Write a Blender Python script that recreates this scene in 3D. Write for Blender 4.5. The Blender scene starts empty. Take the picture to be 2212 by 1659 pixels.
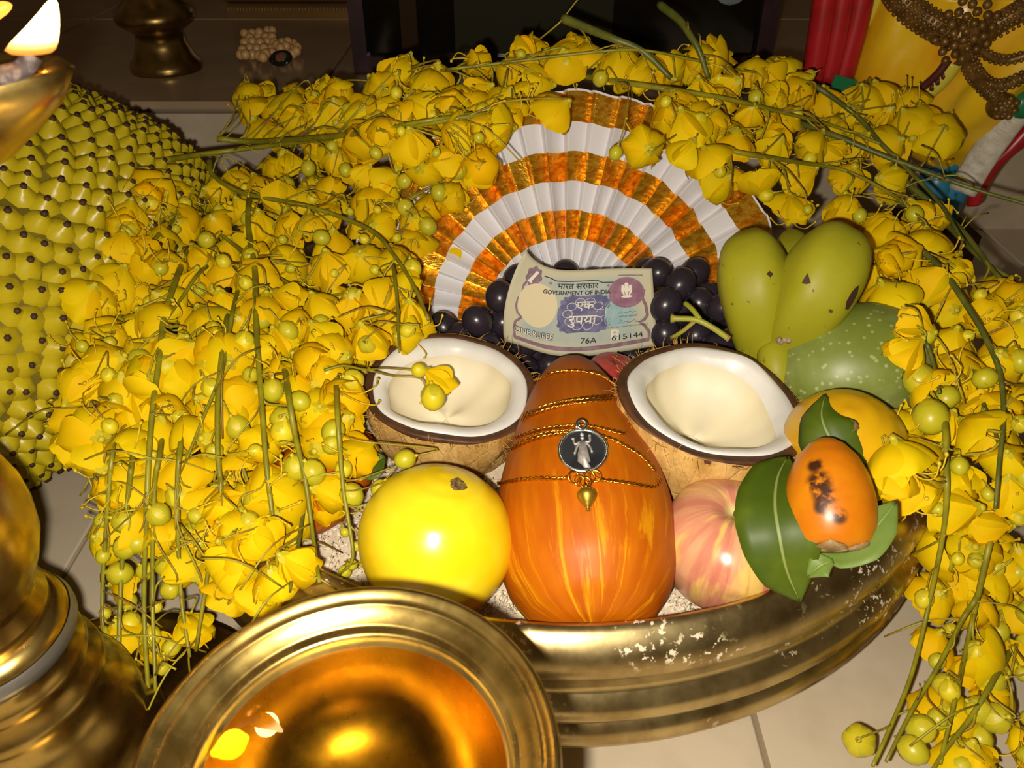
import bpy, math, random
import numpy as np
from mathutils import Vector, Matrix, noise
from mathutils.bvhtree import BVHTree

scene = bpy.context.scene
COL = scene.collection
R = math.radians
rnd = random.Random(7)

# ------------------------------------------------------------------ camera, world, light, exposure
CAM_H, PITCH, FPX = 0.415, R(36.0), 1700.0
cam_data = bpy.data.cameras.new('camera')
cam_data.sensor_width = 36.0
cam_data.lens = 36.0 * FPX / 2212.0
cam_data.clip_start = 0.01
cam_data.clip_end = 20.0
cam_data.dof.use_dof = True
cam_data.dof.focus_distance = 0.47
cam_data.dof.aperture_fstop = 22.0
cam = bpy.data.objects.new('camera', cam_data)
cam.location = (0, 0, CAM_H)
cam.rotation_euler = (math.pi / 2 - PITCH, 0, 0)
COL.objects.link(cam)
scene.camera = cam

world = bpy.data.worlds.new('dim_room')
scene.world = world
world.use_nodes = True
world.node_tree.nodes['Background'].inputs[0].default_value = (1.0, 0.66, 0.30, 1)
world.node_tree.nodes['Background'].inputs[1].default_value = 0.05

fl = bpy.data.lights.new('camera_flash', 'POINT')
fl.energy = 10.5
fl.color = (1.0, 0.90, 0.74)
fl.shadow_soft_size = 0.004
flo = bpy.data.objects.new('camera_flash', fl)
flo.location = (-0.013, 0.0, CAM_H - 0.013)
COL.objects.link(flo)

scene.view_settings.view_transform = 'Standard'
scene.view_settings.look = 'None'
scene.view_settings.gamma = 1.0
scene.view_settings.use_curve_mapping = False
scene.view_settings.exposure = 0.0

# ------------------------------------------------------------------ helpers: space
CP, SP = math.cos(PITCH), math.sin(PITCH)
CAMP = Vector((0, 0, CAM_H))
def ray(px, py):
    u = (px - 1106.0) / FPX; v = (py - 829.5) / FPX
    return Vector((u, CP - v * SP, -SP - v * CP))
def pt(px, py, Y=None, z=None, d=None):
    """a point of the place seen at this pixel, at depth Y, at height z or at distance d"""
    r = ray(px, py)
    if Y is not None: s = Y / r.y
    elif z is not None: s = (z - CAM_H) / r.z
    else: s = d / r.length
    return CAMP + r * s
def lerp(a, b, t): return a + (b - a) * t
def table(tab, x):
    if x <= tab[0][0]: return tab[0][1]
    for (x0, y0), (x1, y1) in zip(tab, tab[1:]):
        if x <= x1: return y0 + (y1 - y0) * (x - x0) / (x1 - x0)
    return tab[-1][1]
def catmull(pts, n=6):
    pts = [Vector(p) for p in pts]
    if len(pts) < 3: 
        return [pts[0].lerp(pts[-1], i / n) for i in range(n + 1)]
    P = [pts[0] * 2 - pts[1]] + pts + [pts[-1] * 2 - pts[-2]]
    out = []
    for i in range(1, len(P) - 2):
        a, b, c, d = P[i - 1], P[i], P[i + 1], P[i + 2]
        for k in range(n):
            t = k / n
            out.append(0.5 * ((2 * b) + (c - a) * t + (2 * a - 5 * b + 4 * c - d) * t * t + (3 * b - a - 3 * c + d) * t ** 3))
    out.append(pts[-1].copy())
    return out

# ------------------------------------------------------------------ helpers: meshes
class MB:
    def __init__(s): s.v = []; s.f = []; s.m = []; s.uv = None
    def add(s, v, f, mi=0):
        o = len(s.v); s.v += [tuple(p) for p in v]; s.f += [tuple(i + o for i in q) for q in f]; s.m += [mi] * len(f)
    def grid(s, rows, closed=False, mi=0, cap0=False, cap1=False):
        n = len(rows[0]); v = [p for r in rows for p in r]; f = []
        for i in range(len(rows) - 1):
            for j in range(n if closed else n - 1):
                k = (j + 1) % n
                f.append((i * n + j, i * n + k, (i + 1) * n + k, (i + 1) * n + j))
        if cap0: f.append(tuple(range(n - 1, -1, -1)))
        if cap1: f.append(tuple(range((len(rows) - 1) * n, len(rows) * n)))
        s.add(v, f, mi)
    def tube(s, pts, rad, n=6, mi=0, caps=True):
        pts = [Vector(p) for p in pts]; N = len(pts)
        if not hasattr(rad, '__len__'): rad = [rad] * N
        t0 = (pts[1] - pts[0]).normalized()
        a = Vector((0, 0, 1)) if abs(t0.z) < .9 else Vector((1, 0, 0))
        nx = t0.cross(a).normalized(); rows = []
        for i in range(N):
            t = (pts[min(i + 1, N - 1)] - pts[max(i - 1, 0)])
            if t.length < 1e-9: t = t0
            t.normalize()
            nx = nx - t * nx.dot(t)
            if nx.length < 1e-6: nx = t.orthogonal()
            nx.normalize(); ny = t.cross(nx)
            rows.append([pts[i] + (nx * math.cos(2 * math.pi * k / n) + ny * math.sin(2 * math.pi * k / n)) * rad[i] for k in range(n)])
        s.grid(rows, True, mi, caps, caps)
    def lathe(s, prof, n=48, M=None, mi=0, rfun=None):
        rows = []
        for r, z in prof:
            row = []
            for k in range(n):
                a = 2 * math.pi * k / n
                rr = r * (rfun(a, r, z) if rfun else 1)
                p = Vector((rr * math.cos(a), rr * math.sin(a), z))
                row.append(M @ p if M else p)
            rows.append(row)
        s.grid(rows, True, mi)
    def ball(s, c, r, nu=10, nv=7, mi=0, M=None):
        c = Vector(c)
        if not hasattr(r, '__len__'): r = (r, r, r)
        rows = []
        for i in range(nv + 1):
            th = math.pi * i / nv
            th = min(max(th, .02), math.pi - .02)
            row = []
            for k in range(nu):
                a = 2 * math.pi * k / nu
                p = Vector((r[0] * math.sin(th) * math.cos(a), r[1] * math.sin(th) * math.sin(a), r[2] * math.cos(th)))
                if M: p = M @ p
                row.append(c + p)
            rows.append(row)
        s.grid(rows, True, mi, True, True)
    def box(s, c, h, M=None, mi=0):
        c = Vector(c); v = []
        for x in (-1, 1):
            for y in (-1, 1):
                for z in (-1, 1):
                    p = Vector((x * h[0], y * h[1], z * h[2]))
                    v.append(c + (M @ p if M else p))
        s.add(v, [(0, 1, 3, 2), (4, 6, 7, 5), (0, 4, 5, 1), (2, 3, 7, 6), (0, 2, 6, 4), (1, 5, 7, 3)], mi)
    def mesh(s, name, mats, smooth=True):
        me = bpy.data.meshes.new(name)
        me.from_pydata(s.v, [], s.f)
        if not isinstance(mats, (list, tuple)): mats = [mats]
        for m in mats: me.materials.append(m)
        me.polygons.foreach_set('material_index', s.m)
        me.polygons.foreach_set('use_smooth', [smooth] * len(s.f))
        if s.uv is not None:
            at = me.attributes.new('skin', 'FLOAT_VECTOR', 'POINT')
            at.data.foreach_set('vector', [c for u in s.uv for c in u])
        me.validate(); me.update()
        return me
    def bvh(s): return BVHTree.FromPolygons(s.v, s.f)
def cast(bv, px, py):
    """where the sight line of a pixel meets a surface, and the surface normal towards the viewer"""
    d = ray(px, py).normalized(); h, n, i, dist = bv.ray_cast(CAMP, d)
    if h is not None and n.dot(d) > 0: n = -n
    return h, n

def link(name, me, parent=None, M=None):
    o = bpy.data.objects.new(name, me); COL.objects.link(o)
    if parent is not None:
        o.parent = parent
        o.matrix_parent_inverse = Matrix.Translation(-Vector(parent['_p']))
    if M is not None: o.matrix_basis = M
    return o
def obj(name, mb, mats, parent=None, smooth=True, label=None, cat=None, group=None, kind=None):
    """one mesh object built in the coordinates of the place; its origin is moved to the middle of its base"""
    vs = np.array(mb.v); c = Vector(((vs[:, 0].min() + vs[:, 0].max()) / 2, (vs[:, 1].min() + vs[:, 1].max()) / 2, vs[:, 2].min()))
    mb.v = [tuple(p) for p in (vs - np.array(c))]
    o = link(name, mb.mesh(name, mats, smooth), parent, Matrix.Translation(c))
    tag(o, label, cat, group, kind)
    o['_p'] = tuple(c)
    return o
def tag(o, label=None, cat=None, group=None, kind=None):
    if label: o['label'] = label
    if cat: o['category'] = cat
    if group: o['group'] = group
    if kind: o['kind'] = kind
def thing(name, loc, label, cat, group=None):
    o = bpy.data.objects.new(name, None); COL.objects.link(o)
    o.empty_display_size = .02
    o.location = loc; o['_p'] = tuple(loc); tag(o, label, cat, group)
    return o
def solidify(o, t, off=-1):
    m = o.modifiers.new('thickness', 'SOLIDIFY'); m.thickness = t; m.offset = off
def subsurf(o, n=1):
    m = o.modifiers.new('smooth', 'SUBSURF'); m.levels = n; m.render_levels = n

# ------------------------------------------------------------------ helpers: materials
def srgb(r, g, b):
    f = lambda c: (c / 255 / 12.92) if c / 255 <= .04045 else ((c / 255 + .055) / 1.055) ** 2.4
    return (f(r), f(g), f(b), 1)
class NT:
    def __init__(s, name):
        s.mat = bpy.data.materials.new(name); s.mat.use_nodes = True
        s.t = s.mat.node_tree; s.b = s.t.nodes['Principled BSDF']; s._co = None
    def n(s, typ, **kw):
        nd = s.t.nodes.new(typ)
        for k, v in kw.items(): setattr(nd, k, v)
        return nd
    def l(s, a, b): s.t.links.new(a, b)
    def co(s, attr=None, scale=(1, 1, 1)):
        if attr: nd = s.n('ShaderNodeAttribute', attribute_name=attr); out = nd.outputs['Vector']
        else: nd = s.n('ShaderNodeTexCoord'); out = nd.outputs['Object']
        mp = s.n('ShaderNodeMapping'); mp.inputs['Scale'].default_value = scale
        s.l(out, mp.inputs['Vector']); return mp.outputs[0]
    def noise(s, scale, detail=4, rough=.55, attr=None, vs=(1, 1, 1), dist=0):
        nd = s.n('ShaderNodeTexNoise'); nd.inputs['Scale'].default_value = scale
        nd.inputs['Detail'].default_value = detail; nd.inputs['Roughness'].default_value = rough
        nd.inputs['Distortion'].default_value = dist
        s.l(s.co(attr, vs), nd.inputs['Vector']); return nd.outputs['Fac']
    def vor(s, scale, feature='F1', attr=None, vs=(1, 1, 1)):
        nd = s.n('ShaderNodeTexVoronoi', feature=feature); nd.inputs['Scale'].default_value = scale
        s.l(s.co(attr, vs), nd.inputs['Vector']); return nd.outputs['Distance']
    def ramp(s, fac, lo, hi, inv=False):
        nd = s.n('ShaderNodeMapRange'); nd.inputs['From Min'].default_value = lo; nd.inputs['From Max'].default_value = hi
        if inv: nd.inputs['To Min'].default_value = 1; nd.inputs['To Max'].default_value = 0
        nd.interpolation_type = 'SMOOTHSTEP'
        s.l(fac, nd.inputs['Value']); return nd.outputs[0]
    def math(s, op, a, b=None):
        nd = s.n('ShaderNodeMath', operation=op)
        for i, x in enumerate((a, b)):
            if x is None: continue
            if hasattr(x, 'links'): s.l(x, nd.inputs[i])
            else: nd.inputs[i].default_value = x
        return nd.outputs[0]
    def mix(s, fac, a, b):
        nd = s.n('ShaderNodeMix', data_type='RGBA')
        for i, x in ((0, fac), (6, a), (7, b)):
            if hasattr(x, 'links'): s.l(x, nd.inputs[i])
            else: nd.inputs[i].default_value = x
        return nd.outputs[2]
    def col(s, c):
        if hasattr(c, 'links'): s.l(c, s.b.inputs['Base Color'])
        else: s.b.inputs['Base Color'].default_value = c
    def bump(s, h, strength=.3, dist=.001):
        nd = s.n('ShaderNodeBump'); nd.inputs['Strength'].default_value = strength; nd.inputs['Distance'].default_value = dist
        s.l(h, nd.inputs['Height']); s.l(nd.outputs[0], s.b.inputs['Normal'])
    def set(s, **kw):
        for k, v in kw.items():
            k = k.replace('_', ' ')
            if hasattr(v, 'links'): s.l(v, s.b.inputs[k])
            else: s.b.inputs[k].default_value = v
        return s
    def sep(s, attr):
        nd = s.n('ShaderNodeAttribute', attribute_name=attr); x = s.n('ShaderNodeSeparateXYZ'); s.l(nd.outputs['Vector'], x.inputs[0]); return x.outputs
    def near(s, p, r):
        """0 far from, 1 at point p (object coordinates)"""
        d = s.n('ShaderNodeVectorMath', operation='DISTANCE'); s.l(s.co(), d.inputs[0]); d.inputs[1].default_value = p
        return s.ramp(d.outputs['Value'], r * .4, r, True)
def plain(name, c, rough=.5, c2=None, scale=40, lo=.4, hi=.65, bump=0, bs=80, bd=.001, **kw):
    m = NT(name)
    m.col(m.mix(m.ramp(m.noise(scale), lo, hi), c, c2) if c2 else c)
    m.set(Roughness=rough, **kw)
    if bump: m.bump(m.noise(bs), bump, bd)
    return m.mat
# ------------------------------------------------------------------ materials
def brass(name, c=(0.66, 0.46, 0.13, 1), c2=(0.36, 0.21, 0.05, 1), rough=.26, spots=0, stain=None):
    m = NT(name)
    base = m.mix(m.ramp(m.noise(35, 5), .38, .68), c, c2)
    if spots:
        sp = m.math('MULTIPLY', m.ramp(m.noise(260, 3, .6), .56, .62), m.ramp(m.noise(26, 2), .50, .60))
        base = m.mix(m.math('MULTIPLY', sp, spots), base, (0.78, 0.70, 0.55, 1))
        m.set(Metallic=m.math('SUBTRACT', 1.0, m.math('MULTIPLY', sp, .8)))
    else: m.set(Metallic=1.0)
    m.col(base)
    m.set(Roughness=m.math('ADD', m.math('MULTIPLY', m.noise(90, 4), .22), rough - .08))
    m.bump(m.noise(170, 3), .05, .0003)
    return m.mat
BRASS = brass('brass_lamp', (0.62, 0.45, 0.14, 1), (0.40, 0.26, 0.07, 1), .25)
BRASS_OLD = brass('brass_vessel', (0.66, 0.52, 0.25, 1), (0.38, 0.27, 0.11, 1), .31, .85)
BRASS_DARK = brass('brass_dull', (0.40, 0.27, 0.09, 1), (0.20, 0.12, 0.04, 1), .30)
SOLDER = plain('grey_solder', (0.32, 0.31, 0.28, 1), .45, (0.2, 0.19, 0.17, 1), Metallic=.8)

def petal_mat():
    m = NT('yellow_petal')
    x = m.n('ShaderNodeObjectInfo')
    c = m.mix(x.outputs['Random'], (0.84, 0.52, 0.001, 1), (0.82, 0.61, 0.002, 1))
    m.col(c); m.set(Roughness=.65, Specular_IOR_Level=.12)
    t = m.n('ShaderNodeBsdfTranslucent'); m.l(c, t.inputs['Color'])
    mx = m.n('ShaderNodeMixShader'); mx.inputs[0].default_value = .15
    m.l(m.b.outputs[0], mx.inputs[1]); m.l(t.outputs[0], mx.inputs[2])
    m.l(mx.outputs[0], m.t.nodes['Material Output'].inputs['Surface'])
    m.bump(m.noise(200, 2, vs=(1, .25, 1)), .12, .001)
    return m.mat
PETAL = petal_mat()
STAMEN = plain('stamen', (0.62, 0.44, 0.01, 1), .5)
CALYX = plain('calyx_green', (0.54, 0.45, 0.012, 1), .5)
STEM = plain('stem_green', (0.20, 0.185, 0.008, 1), .45, (0.30, 0.27, 0.010, 1), 60)
STEM2 = plain('stem_dark', (0.085, 0.10, 0.013, 1), .45, (0.15, 0.15, 0.02, 1), 60)
PEDICEL = plain('pedicel', (0.36, 0.31, 0.015, 1), .5, (0.20, 0.12, 0.01, 1), 50)
BUD_G = plain('bud_green', (0.42, 0.40, 0.015, 1), .38, (0.60, 0.52, 0.015, 1), 120)
BUD_Y = plain('bud_yellow', (0.80, 0.62, 0.01, 1), .45, (0.52, 0.50, 0.02, 1), 110)

TILE = plain('floor_tile', (0.60, 0.51, 0.38, 1), .30, (0.55, 0.465, 0.34, 1), 25, bump=.03, bs=300, Specular_IOR_Level=.4)
STEP_TILE = plain('step_tile', (0.46, 0.33, 0.21, 1), .16, (0.41, 0.29, 0.18, 1), 12, Specular_IOR_Level=.5)
RISER = plain('riser_tile', (0.60, 0.50, 0.38, 1), .4, (0.53, 0.44, 0.33, 1), 20)
GROUT = plain('grout', (0.26, 0.20, 0.13, 1), .9)
WALLM = plain('wall_paint', (0.24, 0.17, 0.11, 1), .8)

# ------------------------------------------------------------------ the setting
b = MB(); b.box((0, 1.0, -.02), (1.6, 1.6, .016))
floor = obj('floor', b, GROUT, kind='structure', smooth=False)
TW = .44
tb = MB()
h, e = TW / 2 - .0016, .0012
tb.v = []; rows = []
for rr, z in ((h, -.006), (h, -e), (h - e, 0)):
    rows.append([(-rr, -rr, z), (rr, -rr, z), (rr, rr, z), (-rr, rr, z)])
tb.grid(rows, True, cap1=True)
tme = tb.mesh('tile', TILE, False)
for i in range(-4, 3):
    for j in range(-1, 2):
        link('tile', tme, floor, Matrix.Translation((.138 + TW * (i + .5), .02 + TW * (j + .5), 0)))
STEP_Y, STEP_Z = .90, .152
b = MB(); b.box((0, STEP_Y + .62, STEP_Z / 2 - .004), (1.6, .612, STEP_Z / 2 - .006))
step = obj('floor_step', b, GROUT, kind='structure', smooth=False)
def slab(c, hx, hy, hz, mat, parent, name='tile'):
    b = MB(); e = .0012; c = Vector(c); rows = []
    for g, z in ((0, -hz), (0, hz - e), (e, hz)):
        rows.append([c + Vector((sx * (hx - g), sy * (hy - g), z)) for sx, sy in ((-1, -1), (1, -1), (1, 1), (-1, 1))])
    b.grid(rows, True, cap0=True, cap1=True)
    return obj(name, b, mat, parent, False)
for i in range(-3, 4):
    xc = -.225 + .435 * (i + .5)
    for j in range(3):
        slab((xc, STEP_Y - .004 + .435 * (j + .5), STEP_Z - .003), .2155, .2155, .004, STEP_TILE, step)
    slab((xc, STEP_Y + .001, STEP_Z / 2 - .006), .2155, .005, STEP_Z / 2 - .006, RISER, step)
b = MB(); b.box((0, 2.2, .8), (1.6, .03, .85))
obj('wall_back', b, WALLM, kind='structure', smooth=False)

# ------------------------------------------------------------------ brass vessel (uruli) and rice
UC = Vector((.028, .471, 0)); UR = .246
def T(v): return Matrix.Translation(Vector(v))
uprof = [(.0, .004), (.12, .004), (.19, .008), (.225, .022), (.242, .05), (.246, .08), (.2445, .105), (.2435, .1135), (.2450, .1165), (.2475, .1170),
         (.2505, .1155), (.2565, .1105), (.2605, .1030), (.2612, .0970), (.2592, .0925), (.2575, .0910), (.2588, .0898), (.2572, .0884), (.2586, .0870), (.2566, .0850),
         (.2590, .0815), (.2640, .0765), (.2660, .0710), (.2645, .0665), (.2600, .0640), (.2588, .0620), (.2600, .0605), (.2640, .0570), (.2660, .0500), (.2625, .0415),
         (.2540, .0310), (.2400, .0190), (.2180, .0080), (.1950, .0010), (.0, .0010)]
urt = thing('brass_uruli', UC, 'wide brass uruli vessel with ridged rim holding the fruits', 'vessel')
b = MB(); b.lathe(uprof, 160, T(UC)); u_bvh = b.bvh(); obj('vessel_body', b, BRASS_OLD, urt)
RICE = plain('rice_white', (0.66, 0.56, 0.42, 1), .45, (0.74, 0.66, 0.52, 1), 300)
def rice_z(x, y):
    d = math.hypot(x - UC.x, y - UC.y)
    return .078 + .010 * max(0, 1 - d / .2) + .003 * noise.noise((x * 40, y * 40, 0))
b = MB(); rows = []
for i in range(0, 25):
    r = .2425 * max(i / 24, .001)
    rows.append([Vector((UC.x + r * math.cos(a), UC.y + r * math.sin(a), 0)) for a in [2 * math.pi * k / 72 for k in range(72)]])
for row in rows:
    for p in row: p.z = rice_z(p.x, p.y)
b.grid(rows, True)
for i in range(9000):
    a = rnd.uniform(math.pi, 2 * math.pi); r = .238 * math.sqrt(rnd.uniform(.25, 1))
    x, y = UC.x + r * math.cos(a), UC.y + r * math.sin(a)
    if x < -.12: continue
    M = Matrix.Rotation(rnd.uniform(0, 6.3), 3, 'Z') @ Matrix.Rotation(rnd.uniform(-.5, .5), 3, 'Y')
    c = Vector((x, y, rice_z(x, y) + .0006)); L, w = .0030, .0010
    v = [c + M @ Vector(q) for q in ((-L, 0, 0), (0, w, 0), (0, 0, w), (0, -w, 0), (0, 0, -w), (L, 0, 0))]
    b.add(v, [(0, 2, 1), (0, 3, 2), (0, 4, 3), (0, 1, 4), (5, 1, 2), (5, 2, 3), (5, 3, 4), (5, 4, 1)])
obj('rice', b, RICE, label='raw white rice filling the brass uruli under the fruits', cat='rice', kind='stuff')

# ------------------------------------------------------------------ front oil lamp
def oil_mat():
    m = NT('lamp_oil_surface')
    tr = m.n('ShaderNodeBsdfTransparent'); tr.inputs[0].default_value = (0.42, 0.34, 0.12, 1)
    gl = m.n('ShaderNodeBsdfGlossy'); gl.inputs['Roughness'].default_value = .01
    fr = m.n('ShaderNodeFresnel'); fr.inputs[0].default_value = 1.47
    mx = m.n('ShaderNodeMixShader'); m.l(fr.outputs[0], mx.inputs[0]); m.l(tr.outputs[0], mx.inputs[1]); m.l(gl.outputs[0], mx.inputs[2])
    m.l(mx.outputs[0], m.t.nodes['Material Output'].inputs['Surface'])
    m.t.nodes.remove(m.b)
    return m.mat
OIL = oil_mat()
FL = Vector((-.043, .110, 0)); FZ = .215; FR = .0558
t = thing('oil_lamp', FL, 'brass oil lamp in the foreground, its round bowl filled with oil', 'lamp')
bp = [(.0, -.044), (.012, -.0436), (.022, -.0415), (.031, -.0365), (.0375, -.0280), (.0408, -.0190), (.0420, -.0118), (.0424, -.0098), (.0432, -.0088), (.0440, -.0078), (.0444, -.0081), (.0450, -.0071), (.0454, -.0074), (.0460, -.0064),
      (.0485, -.0044), (.0502, -.0030), (.0506, -.0023), (.0511, -.0026), (.0525, -.0012), (.0540, -.0002), (.0548, .0), (.0558, -.0006), (.0562, -.0022), (.0555, -.0038), (.0530, -.0060), (.0485, -.0150), (.0440, -.0280), (.0360, -.0400), (.0240, -.0470), (.0130, -.0495), (.0, -.050)]
b = MB(); b.lathe(bp, 128, T(FL + Vector((0, 0, FZ)))); bowl = obj('bowl', b, BRASS, t)
b = MB(); b.lathe([(.0001, -.0125), (.02, -.0125), (.04185, -.0125)], 96, T(FL + Vector((0, 0, FZ)))); obj('oil', b, OIL, t, label='amber lamp oil')
b = MB(); b.lathe([(.0, .167), (.012, .167), (.013, .166), (.020, .163), (.021, .158), (.012, .150), (.0115, .135), (.019, .128), (.024, .118), (.019, .106), (.012, .100), (.012, .085), (.020, .078), (.021, .072), (.013, .062), (.016, .05), (.030, .042), (.0, .042)], 64, T(FL)); obj('stem', b, BRASS, t)
b = MB(); b.lathe([(.0, .046), (.016, .046), (.03, .040), (.045, .026), (.06, .018), (.078, .013), (.084, .009), (.085, .004), (.084, .0), (.0, .0)], 96, T(FL)); obj('base', b, BRASS, t)

# ------------------------------------------------------------------ left oil lamp with burning spout
LL = Vector((-.222, .205, 0))
t = thing('oil_lamp', LL, 'tall brass oil lamp at the left edge with a burning wick', 'lamp')
b = MB(); b.lathe([(.0, .026), (.054, .026), (.060, .021), (.075, .0175), (.090, .0165), (.099, .0160), (.104, .0165), (.1085, .013), (.110, .007), (.109, .0), (.0, .0)], 128, T(LL)); obj('base', b, BRASS, t)
b = MB(); b.lathe([(.0, .146), (.030, .146), (.0335, .141), (.0350, .135), (.0335, .129), (.0310, .126), (.0345, .121), (.0350, .116), (.0335, .112), (.0375, .107), (.0385, .102), (.0370, .098), (.041, .090), (.045, .080), (.0465, .070), (.0455, .062), (.0500, .056), (.0515, .048), (.050, .036), (.054, .026), (.0, .020)], 96, T(LL)); obj('stepped_foot', b, BRASS, t)
b = MB(); b.lathe([(.0345, .139), (.0358, .1365), (.0360, .1335), (.0345, .1300), (.0330, .1300)], 96, T(LL)); obj('solder_ring', b, SOLDER, t, label='grey solder seam')
b = MB(); b.lathe([(.0, .262), (.016, .262), (.017, .25), (.026, .242), (.0275, .237), (.022, .228), (.030, .222), (.0350, .214), (.0375, .204), (.0380, .194), (.0368, .183), (.0330, .172), (.0290, .164), (.0275, .158), (.0295, .152), (.0290, .145), (.0, .145)], 96, T(LL)); obj('stem', b, BRASS, t)
LBZ = .357; sp_a = math.atan2(.03, .096)
def spout(a, r, z):
    w = 0
    for k in range(5):
        d = (a - sp_a - k * 2 * math.pi / 5 + math.pi) % (2 * math.pi) - math.pi
        w += math.exp(-(d / .24) ** 2)
    return 1 + .62 * w * min(1, max(0, (r - .01) / .055))
lp = [(.0, -.030), (.02, -.029), (.038, -.024), (.052, -.014), (.0585, -.004), (.0600, .0), (.0622, .0012), (.0635, -.001), (.0610, -.010), (.0530, -.024), (.0380, -.038), (.0180, -.046), (.013, -.095), (.0, -.095)]
b = MB(); b.lathe(lp, 200, T(LL + Vector((0, 0, LBZ))), rfun=spout); obj('bowl', b, BRASS, t)
b = MB(); b.lathe([(.0001, -.008), (.03, -.008), (.0545, -.008)], 200, T(LL + Vector((0, 0, LBZ))), rfun=spout); obj('oil', b, OIL, t)
WICK = plain('wick_char', (0.03, 0.02, 0.02, 1), .8, (0.12, 0.09, 0.08, 1), 300)
FLAME = NT('flame'); _g = FLAME.n('ShaderNodeSeparateXYZ'); FLAME.l(FLAME.co(), _g.inputs[0]); FLAME.set(Emission_Color=FLAME.mix(FLAME.ramp(_g.outputs[2], .0, .006), (1.0, 0.30, 0.02, 1), (1.0, 0.66, 0.25, 1)), Emission_Strength=FLAME.math('ADD', FLAME.math('MULTIPLY', FLAME.ramp(_g.outputs[2], .001, .008), 16.0), 1.5)); FLAME.col((0, 0, 0, 1))
FLAME2 = NT('flame_orange'); FLAME2.set(Emission_Color=(1.0, 0.30, 0.03, 1), Emission_Strength=3.0); FLAME2.col((0, 0, 0, 1))
def flame(rows_px, Y, mat, parent):
    """rows_px: (y, left x, right x) of the flame seen from the camera, given depth by its own width"""
    b = MB(); rows = []
    for y, xl, xr in rows_px:
        l, r_ = pt(xl, y, Y=Y), pt(xr, y, Y=Y); c = (l + r_) / 2; w = (r_ - l) / 2
        rows.append([c + w * math.cos(k * math.pi / 8) + Vector((0, w.length * .6, 0)) * math.sin(k * math.pi / 8) for k in range(16)])
    b.grid(rows, True, cap0=True, cap1=True); return obj('flame', b, mat, parent)
wb = pt(48, 150, Y=.222); wt = pt(72, 118, Y=.224)
b = MB(); b.tube(catmull([pt(-60, 178, Y=.215), pt(0, 165, Y=.218), wb, wt], 4), .0026, 8); wk = obj('wick', b, WICK, t)
flame([(116, 50, 90), (113, 22, 112), (106, 12, 120), (92, 22, 124), (76, 38, 126), (58, 56, 127), (40, 72, 127), (24, 86, 126), (10, 97, 124), (2, 105, 121), (-3, 111, 116)], .224, FLAME.mat, t)
flame([(50, -60, -20), (42, -55, 0), (30, -45, 16), (20, -35, 24), (12, -25, 26), (6, -12, 20), (3, 0, 10)], .30, FLAME2.mat, t)
for p, e in ((pt(80, 60, Y=.224), .12),):
    l = bpy.data.lights.new('flame_light', 'POINT'); l.energy = e; l.color = (1, .5, .14); l.shadow_soft_size = .006
    lo = bpy.data.objects.new('flame_light', l); lo.location = p; COL.objects.link(lo)
    lo.parent = t; lo.matrix_parent_inverse = T(-LL)

# ------------------------------------------------------------------ small lamp, beads, picture frames on the step
SL = pt(362, 150, z=STEP_Z + .001); SL.z = STEP_Z + .001
t = thing('small_oil_lamp', SL, 'small dull brass oil lamp standing on the dark step behind the jackfruit', 'lamp')
b = MB(); b.lathe([(.0, .0), (.042, .0), (.0435, .004), (.042, .010), (.036, .017), (.030, .030), (.0275, .044), (.0, .044)], 64, T(SL)); obj('base', b, BRASS_DARK, t)
b = MB(); b.lathe([(.0, .044), (.028, .044), (.036, .050), (.0445, .056), (.0465, .062), (.0445, .069), (.034, .078), (.024, .088), (.021, .098), (.020, .112), (.027, .118), (.029, .124), (.021, .132), (.019, .160), (.0, .16)], 64, T(SL)); obj('stem', b, BRASS_DARK, t)
b = MB(); b.lathe([(.0, .155), (.03, .160), (.055, .178), (.060, .190), (.057, .190), (.03, .170), (.0, .165)], 64, T(SL)); obj('bowl', b, BRASS_DARK, t)

BEAD = plain('wood_bead', (0.62, 0.36, 0.13, 1), .3, (0.75, 0.46, 0.2, 1), 90)
c0 = pt(580, 110, z=STEP_Z + .002)
t = thing('bead_necklace', c0, 'heap of pale wooden beads with an oval locket on the dark step', 'necklace')
b0 = MB(); b0.ball((0, 0, 0), .0064, 10, 7); bme = b0.mesh('bead', BEAD)
spots = [(528, 72), (545, 72), (560, 70), (578, 66), (588, 66), (540, 82), (558, 80), (574, 80), (588, 80), (528, 92), (545, 90), (562, 92), (578, 90), (592, 92), (524, 108), (540, 104), (555, 106), (570, 104), (585, 106), (598, 98),
         (530, 118), (545, 118), (560, 120), (574, 116), (588, 114), (610, 92), (622, 90), (634, 94), (642, 102), (618, 100), (628, 106), (640, 110), (606, 104), (632, 116), (520, 118), (568, 124)]
for i, (x, y) in enumerate(spots):
    link('bead', bme, t, Matrix.Translation(pt(x, y, z=STEP_Z + .0075 + (i % 3) * .003)))
LOCK = plain('locket_black', (0.01, 0.012, 0.01, 1), .12)
LOCKF = plain('locket_picture', (0.35, 0.08, 0.04, 1), .2, (0.02, 0.12, 0.06, 1), 130)
lc = pt(606, 126, z=STEP_Z + .012)
Ml = T(lc) @ Matrix.Rotation(R(-20), 4, 'Z') @ Matrix.Rotation(R(38), 4, 'X')
b = MB(); b.ball((0, 0, 0), (.0165, .012, .004), 20, 9); b.v = [tuple(Ml @ Vector(p)) for p in b.v]; lk = obj('locket', b, LOCK, t)
b = MB(); b.ball((.002, 0, .0022), (.009, .008, .0025), 16, 7); b.v = [tuple(Ml @ Vector(p)) for p in b.v]
o = obj('locket_face', b, LOCKF, lk)

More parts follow.
